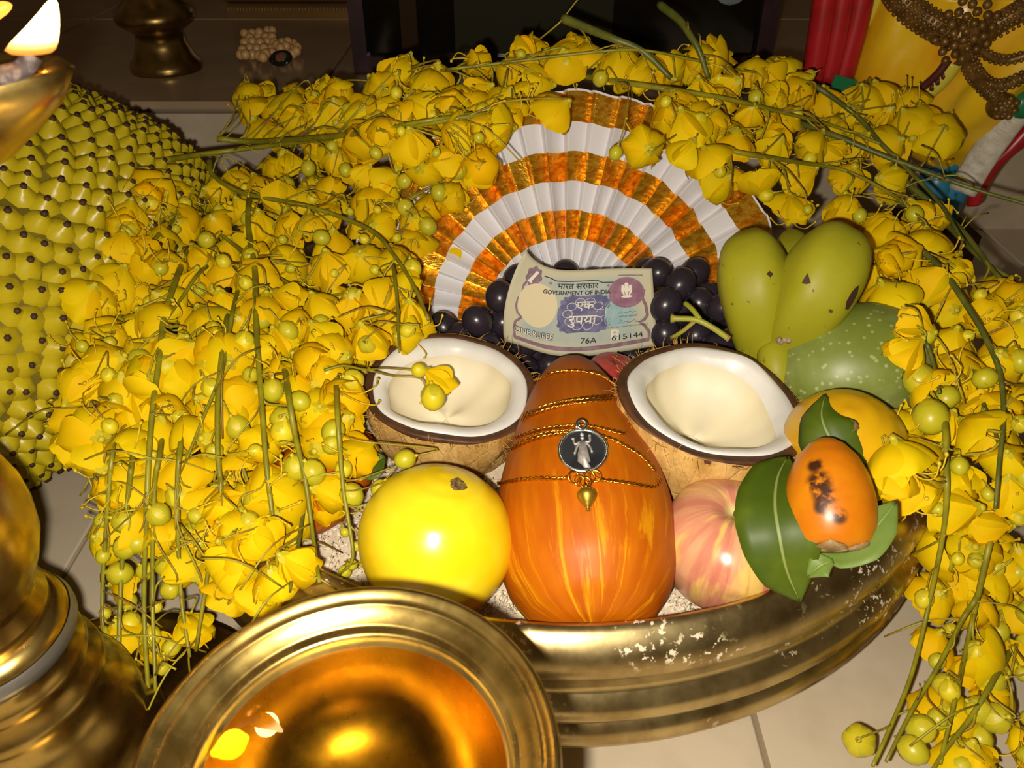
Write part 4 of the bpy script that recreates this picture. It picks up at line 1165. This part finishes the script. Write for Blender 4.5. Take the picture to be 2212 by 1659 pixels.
rope('bead_festoon', [(2110, 100), (2140, 124), (2180, 130), (2225, 116)], 15, 9, PBR, 2)
rope('bead_festoon', [(2092, 120), (2118, 168), (2160, 186), (2225, 160)], 20, 9, PBR, 3)
b = MB(); c = on_s(2162, 228, .006); b.ball(c, .0115, 16, 10)
for k in range(14): b.ball(c + Vector((rnd.uniform(-.009, .009), -.009, rnd.uniform(-.010, .009))), .003, 7, 5)
obj('tassel', b, PBR, t)
b = MB(); c = on_s(2082, 66, .006)
for k in range(30):
    a = k * 2.4; q = .0045 * math.sqrt(k); b.ball(c + Vector((q * math.cos(a), -.004 + q * .1, q * math.sin(a))), .0036, 8, 5)
obj('belt_rosette', b, PBR, t)
rope('pale_band', [(2060, 134), (2036, 168), (1994, 206), (1950, 238)], 34, 0, PLY, 1, -.006)
rope('painted_stripe', [(2048, 130), (2025, 160), (1985, 195), (1945, 224)], 15, 0, PDK, 1, .002)
b = MB()
for k in range(7):
    s = k / 6; p = on_s(lerp(2066, 1990, s), lerp(140, 214, s), .0015); b.ball(p, (.0032, .0012, .0032), 6, 4)
obj('painted_dash', b, PDK, t)
rope('drape_edge', [(1905, -30), (1890, 10), (1876, 45), (1864, 72)], 24, 0, PLY, 1, .0)
for px, tipm in (([(1792, -60), (1775, 50), (1756, 175)], None), ([(1830, -60), (1810, 60), (1788, 175)], None), ([(1872, -60), (1850, 50), (1818, 170)], PGRN)):
    P = catmull([pt(x, y, Y=SY - .005) for x, y in px], 8); b = MB(); N = len(P)
    rows = []
    for i, p in enumerate(P):
        w = .0105; rows.append([p + Vector((w * math.cos(a), .010 * math.sin(a), 0)) for a in [2 * math.pi * k / 16 for k in range(16)]])
    b.grid(rows, True, cap0=True, cap1=True); obj('red_pleat', b, PRED, t)
    if tipm:
        b = MB(); b.box(P[-1] + Vector((-.002, 0, -.004)), (.0105, .011, .008), Matrix.Rotation(R(14), 3, 'Y')); o = obj('pleat_tip', b, PGRN, t, False)
hp = [(2236, 196), (2190, 248), (2150, 300), (2112, 356), (2078, 414)]
P = catmull([pt(x, y, Y=SY - .045) for x, y in hp], 8); b = MB(); rows = []
for i, p in enumerate(P):
    td = (P[min(i + 1, len(P) - 1)] - P[max(i - 1, 0)]).normalized(); sd = td.cross(ray(2150, 300).normalized()).normalized(); nn = td.cross(sd)
    rows.append([p + sd * .0125 * math.cos(a) + nn * .006 * math.sin(a) * (1 + .25 * math.sin(i * 2.2 + 2 * a)) for a in [2 * math.pi * k / 20 for k in range(20)]])
b.grid(rows, True, cap0=True, cap1=True); obj('white_hem', b, PWH, t)
b = MB(); b.ball(pt(2214, 226, Y=SY - .055), (.012, .008, .012), 14, 8); obj('hem_knot', b, PGRN, t)
P = catmull([pt(x, y, Y=SY - .03) for x, y in [(2250, 262), (2200, 310), (2150, 352), (2118, 400), (2104, 440)]], 8); b = MB(); rows = []
for i, p in enumerate(P):
    s = i / (len(P) - 1); w = lerp(.014, .006, s)
    rows.append([p + Vector((w * math.cos(a), .006 * math.sin(a), w * .8 * math.cos(a) * .4)) for a in [2 * math.pi * k / 14 for k in range(14)]])
b.grid(rows, True, cap0=True, cap1=True); obj('red_lining', b, PRED, t)
tc = pt(2080, -40, Y=SY - .01); b = MB(); rows = []
for dz, wx, wy in ((-.03, .052, .042), (.0, .052, .042), (.03, .054, .042), (.06, .062, .045), (.09, .070, .046), (.11, .066, .040), (.125, .040, .030), (.132, .020, .020), (.15, .018, .018), (.155, .001, .001)):
    rows.append([tc + Vector((wx * math.cos(a), wy * math.sin(a), dz)) for a in [2 * math.pi * k / 28 for k in range(28)]])
b.grid(rows, True, cap0=True, cap1=True); obj('torso', b, PBL, t)
for x in (2030, 2068):
    p = pt(x, 370, Y=SY); b = MB(); b.tube([p + Vector((0, 0, .02)), Vector((p.x, p.y, .075))], [.018, .014], 14); obj('leg', b, PBL, t)
b = MB(); c = pt(2040, 400, Y=SY); b.box((c.x, SY, .04), (.034, .034, .04)); obj('pedestal', b, PDK, t, False)
# ------------------------------------------------------------------ golden shower flower sprays
TL = [(150, .235), (250, .205), (300, .19), (420, .18), (600, .17), (800, .16), (1000, .135), (1200, .10), (1300, .070), (1500, .045), (1659, .045)]
TT = [(0, .300), (100, .280), (150, .262), (250, .25), (330, .235), (450, .20)]
TR = [(0, .30), (100, .26), (250, .22), (400, .19), (600, .18), (800, .16), (1000, .140), (1100, .125), (1200, .085), (1350, .045), (1659, .030)]
def heap(px, py, push=0.0):
    """a point of the flower heap seen at this pixel; push goes deeper into the heap (m)"""
    zl, zt, zr = table(TL, py), table(TT, py), table(TR, py)
    wt = min(1, max(0, (px - 600) / 250)) * min(1, max(0, (480 - py) / 150)); wr = min(1, max(0, (px - 1500) / 300))
    z = lerp(lerp(zl, zt, wt), zr, wr)
    p = pt(px, py, z=z); d = (p - CAMP); L = d.length; d.normalize(); L += push
    for bv in OCC:
        h, n, i, dist = bv.ray_cast(CAMP, d)
        if h is not None and dist - .012 < L: L = dist - .012
    q = CAMP + d * L
    if q.z < .004: q = CAMP + d * ((CAM_H - .004) / -d.z)
    return q

# petals, flowers, buds: a few shapes shared by all
def petal_mesh(seed, L=1.0, W=.42, cup=.30):
    rr = random.Random(seed); b = MB(); rows = []
    ph, am = rr.uniform(0, 6), rr.uniform(.02, .05)
    for i in range(9):
        s = i / 8; w = W * table([(0, .16), (.12, .34), (.3, .74), (.5, .97), (.65, 1.0), (.8, .90), (.92, .66), (1, .34)], s)
        row = []
        for k in range(7):
            q = k / 3 - 1
            x = w * q; y = L * (s - .07 * q * q * s)
            z = cup * (q * q * .75 * w / W) + .55 * (s - .5) ** 2 - .1375 + am * math.sin(5 * q + ph + 4 * s) * s
            row.append((x, y, z))
        rows.append(row)
    b.grid(rows); return b.mesh('petal', PETAL)
PET = [petal_mesh(1, 1.0, .56, .34), petal_mesh(2, 1.0, .64, .40), petal_mesh(3, .96, .54, .30), petal_mesh(4, 1.05, .50, .46)]
def core_mesh(seed):
    rr = random.Random(seed); b = MB()
    b.ball((0, 0, -.02), (.09, .09, .08), 8, 5, 1)
    for k in range(5):
        a = k * 1.2566 + .6; d = Vector((math.cos(a), math.sin(a), 0)); e = Vector((-math.sin(a), math.cos(a), 0))
        b.grid([[Vector((0, 0, -.04)) + d * r + e * w * s + Vector((0, 0, z)) for s in (-1, 0, 1)] for r, w, z in ((.05, .05, 0), (.11, .075, .05), (.17, .06, .10), (.21, .01, .14))], mi=1)
    for k in range(2):
        a = rr.uniform(-.4, .4) + k * .7; d = Vector((math.cos(a), math.sin(a), 0)); up = Vector((0, 0, 1))
        P = catmull([up * .02, d * .12 + up * .45, d * .42 + up * .84, d * .80 + up * .84, d * .98 + up * .50], 3)
        b.tube(P, [.022] * len(P), 4); b.ball(P[-1], (.05, .035, .06), 6, 4)
    for k in range(2):
        a = 2.2 + k * .6; d = Vector((math.cos(a), math.sin(a), 0)); up = Vector((0, 0, 1))
        b.tube([up * .02, d * .12 + up * .3, d * .16 + up * .42], .02, 4); b.ball(d * .17 + up * .46, .045, 5, 4)
    return b.mesh('flower', [STAMEN, CALYX])
CORES = [core_mesh(s) for s in range(3)]
def bud_mesh(mat, seed):
    b = MB(); rows = []
    for i in range(9):
        th = min(max(math.pi * i / 8, .05), math.pi - .05); row = []
        for k in range(12):
            a = 2 * math.pi * k / 12; f = 1 + .035 * math.cos(5 * a + seed)
            row.append((math.sin(th) * math.cos(a) * f, math.sin(th) * math.sin(a) * f, 1.12 * math.cos(th) * (1.0 if th < 1.57 else .96)))
        rows.append(row)
    b.grid(rows, True, cap0=True, cap1=True)
    for k in range(5):
        a = k * 1.2566; rows = []
        for th, w in ((2.95, .30), (2.5, .42), (2.05, .40), (1.7, .20)):
            rows.append([(1.03 * math.sin(th) * math.cos(a + w * s), 1.03 * math.sin(th) * math.sin(a + w * s), 1.12 * math.cos(th)) for s in (-1, 0, 1)])
        b.grid(rows, mi=1)
    b.tube([(0, 0, -1.0), (0, 0, -1.35)], [.22, .14], 6, 1)
    return b.mesh('bud', [mat, CALYX])
BUDS_G = [bud_mesh(BUD_G, s) for s in range(2)]; BUDS_Y = [bud_mesh(BUD_Y, s) for s in range(2)]

class Spray:
    def __init__(s, label, pts, r=.0022, mat=STEM, push=0, cut=True):
        s.label, s.mat, s.r = label, mat, r
        s.P = catmull([heap(x, y, push if push else -.014) if not isinstance(x, Vector) else x for x, y in pts], 6)
        if not any(w in label for w in ('cut', 'hooked', 'two flower stems', 'dark bundle', 'two yellow')) and not isinstance(pts[0][0], Vector):
            q = [heap(x, y, -.014 if not push else push) for x, y in pts]; q[0] = heap(pts[0][0], pts[0][1], .045); s.P = catmull(q, 6)
        s.flow, s.buds = [], []; s.mb = MB(); N = len(s.P)
        s.mb.tube(s.P, [lerp(r, r * .5, i / (N - 1)) * .85 for i in range(N)], 8)
SPR = []
def spray(label, pts, r=.0022, mat=None, push=0): SPR.append(Spray(label, pts, r, mat or STEM, push))
spray('flower spray whose cut stem end points left above the jackfruit', [(470, 300), (560, 306), (760, 290), (950, 262), (1100, 236)], .0032)
spray('lower of two flower stems running left to right above the jackfruit', [(350, 347), (440, 333), (540, 320), (700, 300), (880, 268), (1020, 245)], .0028)
spray('flower spray with a hooked stem curving right over the left heap', [(452, 347), (456, 372), (481, 395), (535, 420), (669, 447), (796, 495), (850, 550), (895, 620), (925, 690)], .0026)
spray('flower spray whose long stem drops straight down the middle of the left heap', [(545, 395), (537, 440), (537, 500), (550, 580), (553, 700), (562, 830), (575, 1000), (592, 1150), (600, 1290)], .0026)
spray('flower spray with a forked stem hanging down the left edge of the heap', [(409, 532), (378, 610), (354, 688), (346, 760), (328, 898), (318, 1059), (311, 1312), (322, 1522)], .0026)
spray('flower spray whose thin stem joins the forked stem on the left', [(470, 560), (430, 590), (395, 640), (360, 690)], .0018)
spray('flower spray hanging between the two longest stems of the left heap', [(500, 660), (488, 700), (472, 843), (470, 970), (476, 1079), (450, 1232), (423, 1406)], .0022)
spray('flower spray with a pale stem crossing the upper left heap', [(524, 590), (505, 660), (495, 720), (480, 800), (440, 900), (400, 1000)], .0018)
spray('leftmost hanging flower spray, ending in a big bloom over the lamp base', [(255, 880), (245, 960), (235, 1059), (221, 1276), (224, 1424)], .0018)
spray('hanging flower stem reaching lowest of all on the left', [(300, 900), (285, 1000), (278, 1059), (260, 1276), (257, 1529), (268, 1665)], .0020)
spray('hanging flower stem second from the lowest, left of the front lamp', [(360, 880), (345, 980), (333, 1059), (329, 1276), (336, 1497)], .0020)
spray('flower stem ending just behind the rim of the front lamp bowl', [(400, 860), (390, 960), (383, 1059), (390, 1276), (410, 1420)], .0020)
spray('flower spray hanging just left of the small green buds by the mango', [(607, 746), (622, 843), (636, 934), (658, 1030), (675, 1150), (690, 1258)], .0022)
spray('short flower stem tucked behind the front lamp bowl', [(590, 980), (608, 1080), (615, 1150), (622, 1276)], .0018, None, .01)
spray('flower spray with dark stem behind the left coconut', [(705, 700), (705, 800), (698, 880), (680, 970), (660, 1080), (640, 1200), (625, 1280)], .0020, STEM2, .008)
spray('flower spray of small green buds hanging beside the yellow mango', [(723, 753), (727, 862), (734, 970), (742, 1060), (752, 1120), (762, 1205), (735, 1240)], .0018)
spray('flower spray whose thin stem touches the left end of the fan', [(840, 520), (850, 580), (857, 640), (860, 700), (862, 760)], .0016)
spray('flower spray draped at the very top across the dark picture frame', [(815, 180), (960, 152), (1080, 137), (1250, 116), (1380, 108), (1500, 130), (1600, 152), (1700, 162)], .0016)
spray('thick cut flower branch rising in front of the dark picture frame', [(1216, 40), (1270, 62), (1330, 86), (1390, 112), (1450, 170)], .0042, STEM2)
spray('cut flower twig at the top with its end pointing up left', [(1425, 10), (1468, 44), (1490, 75), (1510, 110), (1530, 170)], .0038, STEM2)
spray('flower spray over the top of the fan running right', [(1215, 158), (1400, 186), (1560, 212), (1680, 240), (1800, 272), (1905, 312)], .0026)
spray('long dark flower stem crossing in front of the statue to the right edge', [(1690, 255), (1800, 292), (1905, 335), (2010, 375), (2110, 410), (2230, 445)], .0030, STEM2)
spray('flower stem crossing diagonally below the red pleats of the statue', [(1690, 148), (1760, 185), (1850, 250), (1905, 312), (1960, 365), (2030, 440), (2080, 520)], .0026, STEM2)
spray('flower spray above the bananas with many open blooms', [(1480, 300), (1600, 330), (1720, 350), (1830, 370), (1940, 430), (2010, 500)], .0022)
spray('flower stem in the dark bundle at the right edge', [(1900, 345), (2000, 430), (2080, 500), (2150, 590), (2230, 660)], .0030, STEM2, .02)
spray('lowest flower stem of the dark bundle at the right edge', [(1960, 400), (2040, 480), (2120, 560), (2180, 600), (2230, 640)], .0026, STEM2, .03)
spray('flower spray curving down the right edge from the dark bundle', [(1990, 540), (2041, 590), (2092, 665), (2132, 735), (2160, 807), (2168, 898), (2158, 1006), (2150, 1100)], .0024, STEM2)
spray('flower spray hanging nearest the right edge down to the floor', [(2164, 1059), (2135, 1186), (2099, 1348), (2063, 1511), (2030, 1650)], .0022)
spray('flower spray hanging along the right rim of the brass uruli', [(2023, 843), (2041, 916), (2043, 1006), (2045, 1059), (2038, 1149), (2005, 1312), (1969, 1457), (1918, 1583), (1885, 1655)], .0022)
spray('forked flower stem at the right ending in green buds on the floor', [(2140, 1220), (2110, 1290), (2081, 1335), (2027, 1439), (1973, 1529), (1914, 1645)], .0020)
spray('flower stem coming in from the right edge low over the floor', [(2215, 1350), (2153, 1457), (2099, 1547), (2045, 1616), (2010, 1670)], .0020)
spray('flower spray beside the green mango at the right', [(1972, 640), (1985, 700), (2005, 750), (2020, 800), (2030, 850)], .0020, STEM2)
spray('flower spray behind the yellow mango reaching the right edge', [(2092, 665), (2100, 760), (2120, 860), (2150, 934), (2165, 1000)], .0020, STEM2, .006)
spray('flower spray filling the upper left heap above the long middle stem', [(620, 330), (680, 380), (740, 430), (820, 440), (920, 420)], .0018, None, .012)
spray('flower spray buried in the middle of the left heap', [(420, 460), (520, 540), (620, 610), (720, 640), (800, 640)], .0018, None, .014)
spray('flower spray lying across the jackfruit at the far left', [(440, 430), (370, 480), (300, 560), (250, 640), (210, 760), (190, 880)], .0018, None, .004)
spray('flower twig with two yellow buds reaching over the left coconut', [(700, 800), (740, 790), (775, 796), (800, 800)], .0010)
spray('flower spray fallen low in the left heap between the hanging stems', [(300, 700), (380, 760), (460, 880), (520, 1000), (560, 1120)], .0018, None, .014)

polyL = [(520, 200), (560, 190), (700, 200), (760, 240), (1050, 200), (1120, 250), (1120, 300), (1040, 390), (960, 430), (930, 500), (890, 560), (920, 640), (880, 720), (800, 770), (765, 860), (770, 1000), (740, 1060), (690, 1060), (640, 1120), (520, 1130), (440, 1160), (280, 1180), (215, 1040), (165, 950), (155, 880), (180, 760), (160, 690), (185, 640), (250, 560), (240, 490), (300, 410), (350, 410), (440, 420), (560, 350), (640, 320), (540, 280)]
polyL2 = [(215, 1050), (420, 1120), (560, 1110), (640, 1110), (620, 1270), (470, 1300), (400, 1400), (330, 1540), (200, 1500), (215, 1300)]
polyL3 = [(420, 1130), (640, 1050), (705, 1080), (690, 1180), (620, 1262), (470, 1300)]
polyT = [(690, 195), (800, 185), (880, 140), (960, 160), (1040, 130), (1220, 95), (1260, 100), (1300, 150), (1380, 110), (1430, 110), (1540, 110), (1700, 150), (1850, 190), (1960, 215), (2010, 290), (1960, 330), (1700, 300), (1560, 270), (1420, 270), (1330, 250), (1250, 215), (1130, 215), (950, 250), (700, 280)]
polyR = [(1340, 260), (1480, 250), (1700, 300), (1900, 310), (1940, 380), (2000, 470), (2080, 600), (2212, 660), (2230, 1250), (2100, 1300), (2010, 1200), (2020, 1080), (1920, 1050), (1940, 950), (1970, 860), (1975, 790), (1935, 690), (1895, 640), (1895, 540), (1870, 480), (1740, 470), (1680, 430), (1590, 430), (1500, 380), (1390, 340)]
polyR2 = [(2000, 1200), (2080, 1200), (2230, 1240), (2230, 1659), (2060, 1659), (2000, 1480), (1985, 1400)]
def inside(poly, x, y):
    c = False; n = len(poly)
    for i in range(n):
        x0, y0 = poly[i]; x1, y1 = poly[(i + 1) % n]
        if (y0 > y) != (y1 > y) and x < (x1 - x0) * (y - y0) / (y1 - y0) + x0: c = not c
    return c
def fan_clear(x, y):
    a = math.atan2(690 - y, x - 1222); r = math.hypot(x - 1222, 690 - y)
    return r < table([(0, 330), (.55, 360), (.8, 430), (1.05, 460), (1.2, 515), (1.35, 520), (1.6, 520), (1.8, 470), (2.0, 420), (2.2, 370), (2.6, 345), (3.14, 330)], a) if 0 < a < 3.14 else False
def scatter(poly, dmin, tries, have=None):
    out = [] if have is None else have; n0 = len(out)
    xs = [p[0] for p in poly]; ys = [p[1] for p in poly]
    for _ in range(tries):
        x, y = rnd.uniform(min(xs), max(xs)), rnd.uniform(min(ys), max(ys))
        if inside(poly, x, y) and not fan_clear(x, y) and all((x - a) ** 2 + (y - c) ** 2 > dmin * dmin for a, c in out): out.append((x, y))
    return out[n0:]
FLW = []     # (point, size, opening)
extra = [(540, 235), (632, 222), (725, 235), (928, 175), (325, 420), (240, 780), (305, 830), (390, 760), (330, 690), (210, 940), (285, 960), (245, 1490), (1080, 275), (1040, 355), (1205, 240), (1220, 130), (1400, 140), (1545, 135), (1655, 160),
         (1950, 1055), (2000, 990), (1395, 320), (1530, 345), (1900, 200), (1960, 260), (1870, 210), (2030, 290), (1990, 250), (2130, 1430), (2090, 1640), (1930, 555), (1915, 640)]
for x, y in extra: FLW.append((heap(x, y, -.004), .0200, rnd.uniform(.35, .8)))
for poly, dm, tries, sz in ((polyL, 52, 2600, .0185), (polyT, 54, 1500, .0200), (polyR, 66, 1800, .0190), (polyL2, 92, 500, .0165), (polyL3, 66, 500, .0175), (polyR2, 84, 600, .0175)):
    for x, y in scatter(poly, dm, tries): FLW.append((heap(x, y, rnd.uniform(-.004, .012)), sz * rnd.uniform(.85, 1.12), rnd.uniform(.22, .75)))
for poly, dm, tries, sz in ((polyL, 60, 1800, .0185), (polyT, 70, 900, .0195), (polyR, 84, 1300, .0190)):
    for x, y in scatter(poly, dm, tries): FLW.append((heap(x, y, rnd.uniform(.020, .040)), sz * rnd.uniform(.9, 1.1), rnd.uniform(.3, .9)))
BUD = []
for poly, dm, tries, r0, r1, yel in ((polyL, 56, 1500, .0028, .0066, .35), (polyL2, 46, 900, .0030, .0062, .15), (polyT, 80, 500, .003, .0060, .4), (polyR, 80, 900, .0030, .0066, .4), (polyR2, 62, 500, .0035, .0070, .3)):
    for x, y in scatter(poly, dm, tries): BUD.append((heap(x, y, rnd.uniform(-.012, .006)), rnd.uniform(r0, r1), rnd.random() < yel))
for x, y, r in ((720, 932, .0062), (610, 905, .0066), (845, 1055, .0045), (875, 992, .0052), (820, 1055, .0045), (1856, 1600, .0080), (1990, 1575, .0070), (1972, 1620, .0068), (2115, 1535, .0070), (2150, 1552, .0075), (2040, 1480, .006), (1330, 330, .0045), (2010, 900, .009), (1985, 820, .0085),
                (640, 1010, .0065), (675, 1020, .0068), (760, 1070, .0062), (850, 1100, .002), (795, 1110, .0026), (745, 1150, .0024), (770, 1180, .0026), (760, 1220, .0030), (785, 1215, .0026), (745, 1235, .0035), (500, 1165, .0040), (490, 1195, .0038), (520, 1110, .0040), (480, 1170, .0030)):
    BUD.append((heap(x, y, -.008), r, False))
tw = [s for s in SPR if 'two yellow buds' in s.label][0]
tb1, tb2, tb3 = pt(935, 858, d=.455), pt(942, 815, d=.462), pt(905, 800, d=.462)

def nearest(p, pool):
    best = None
    for s in pool:
        for i, q in enumerate(s.P):
            d = (q - p).length_squared
            if best is None or d < best[0]: best = (d, s, i)
    return best
pool = [s for s in SPR if s is not tw]
def pedicel(s, i, p, end_dir, r=.00072):
    i = max(0, i - rnd.randint(0, 4)); a = s.P[i]; L = (p - a).length
    td = (s.P[min(i + 1, len(s.P) - 1)] - s.P[max(0, i - 1)]).normalized()
    mid1 = a.lerp(p, .35) + (CAMP - p).normalized() * L * rnd.uniform(-.05, .22) + Vector((0, 0, L * .12)) + td * L * .10
    mid2 = p - end_dir * min(.012, L * .4)
    s.mb.tube(catmull([a, mid1, mid2, p], 4), r, 5, 1)
for p, sz, op in FLW:
    d, s, i = nearest(p, pool)
    to_cam = (CAMP - p).normalized(); rv = Vector((rnd.gauss(0, 1), rnd.gauss(0, 1), rnd.gauss(0, 1)))
    ax = (Vector((0, 0, -1)) * rnd.uniform(.2, .9) + to_cam * rnd.uniform(-.35, .9) + rv * .45).normalized()
    s.flow.append((p, sz, op, ax)); pedicel(s, i, p, ax)
for p, r, y in BUD:
    d, s, i = nearest(p, pool)
    ax = (Vector((0, 0, -1)) + Vector((rnd.gauss(0, .6), rnd.gauss(0, .6), rnd.gauss(0, .4))) + (CAMP - p).normalized() * .3).normalized()
    s.buds.append((p, r, y, ax)); pedicel(s, i, p - ax * r, ax, .0005)
tw.buds.append((tb1, .0072, True, Vector((.1, -.5, -.8)).normalized())); tw.flow.append((tb2, .0150, .12, Vector((.75, -.2, -.5)).normalized())); tw.buds.append((tb3, .0045, True, Vector((-.3, -.4, .6)).normalized()))
tw.mb.tube(catmull([tw.P[-2], pt(850, 812, d=.462), pt(905, 816, d=.464), pt(922, 838, d=.462), tb1 + Vector((0, 0, .006))], 5), .0006, 5, 1)
tw.mb.tube(catmull([tw.P[-3], pt(840, 795, d=.462), pt(915, 803, d=.464), tb2], 5), .0006, 5, 1)
# tangled side twigs
for k in range(120):
    s = rnd.choice(pool); i = rnd.randrange(len(s.P)); a = s.P[i]
    v = Vector((rnd.gauss(0, 1), rnd.gauss(0, .6), rnd.gauss(0, .7))).normalized(); L = rnd.uniform(.02, .055)
    m1 = a + v * L * .5 + (CAMP - a).normalized() * .006; e = a + v * L + Vector((0, 0, -L * .3))
    if e.z < .004: e.z = .004
    s.mb.tube(catmull([a, m1, e], 4), .00055, 4, 1)
for s in SPR:
    if not s.P: continue
    base = min(s.P, key=lambda q: q.z)
    t = thing('flower_spray', base, 'golden shower ' + s.label, 'flower', 'golden shower flower sprays')
    obj('stem', s.mb, [s.mat, PEDICEL], t)
    for p, sz, op, ax in s.flow:
        q = ax.to_track_quat('Z', 'Y').to_matrix().to_4x4() @ Matrix.Rotation(rnd.uniform(0, 6.3), 4, 'Z')
        fo = link('flower', rnd.choice(CORES), t, T(p - ax * sz * .5) @ q @ Matrix.Scale(sz * 1.18, 4))
        for k in range(5):
            a = k * 1.2566 + rnd.uniform(-.12, .12); tl = op * rnd.uniform(.75, 1.25) + .10
            M = Matrix.Rotation(a, 4, 'Z') @ Matrix.Rotation(math.pi / 2 - tl, 4, 'X') @ Matrix.Rotation(rnd.uniform(-.15, .15), 4, 'Y') @ Matrix.Scale(rnd.uniform(.9, 1.12), 4)
            po = bpy.data.objects.new('petal', PET[rnd.randrange(4)]); COL.objects.link(po); po.parent = fo
            po.matrix_basis = Matrix.Translation((0, 0, .03)) @ M
    for p, r, y, ax in s.buds:
        q = ax.to_track_quat('Z', 'Y').to_matrix().to_4x4()
        link('bud', rnd.choice(BUDS_Y if y else BUDS_G), t, T(p) @ q @ Matrix.Rotation(rnd.uniform(0, 6), 4, 'Z') @ Matrix.Scale(r, 4))

# loose petals
def loose(p, nrm, sz, label):
    o = link('fallen_petal', PET[0], None, T(p) @ nrm.to_track_quat('Z', 'Y').to_matrix().to_4x4() @ Matrix.Rotation(-1.1, 4, 'Z') @ Matrix.Diagonal((sz * .75, sz, sz * .3, 1)))
    tag(o, label, 'petal')
lp_ = pt(497, 1612, z=FZ - .0116) - Vector((.89, .45, 0)) * .0052
loose(lp_, Vector((0, -.1, 1)), .0105, 'single yellow petal floating on the oil of the front lamp')
loose(pt(1463, 1192, d=.402), Vector((-.4, -.6, .5)), .0075, 'tiny yellow petal stuck between the cucumber and the apple')
fp = fan_bvh.ray_cast(CAMP, ray(965, 560).normalized())[0]
if fp: loose(fp - ray(965, 560).normalized() * .003, -ray(965, 560).normalized(), .013, 'lone yellow petal resting on the left of the fan')

for o in bpy.data.objects:
    if '_p' in o: del o['_p']
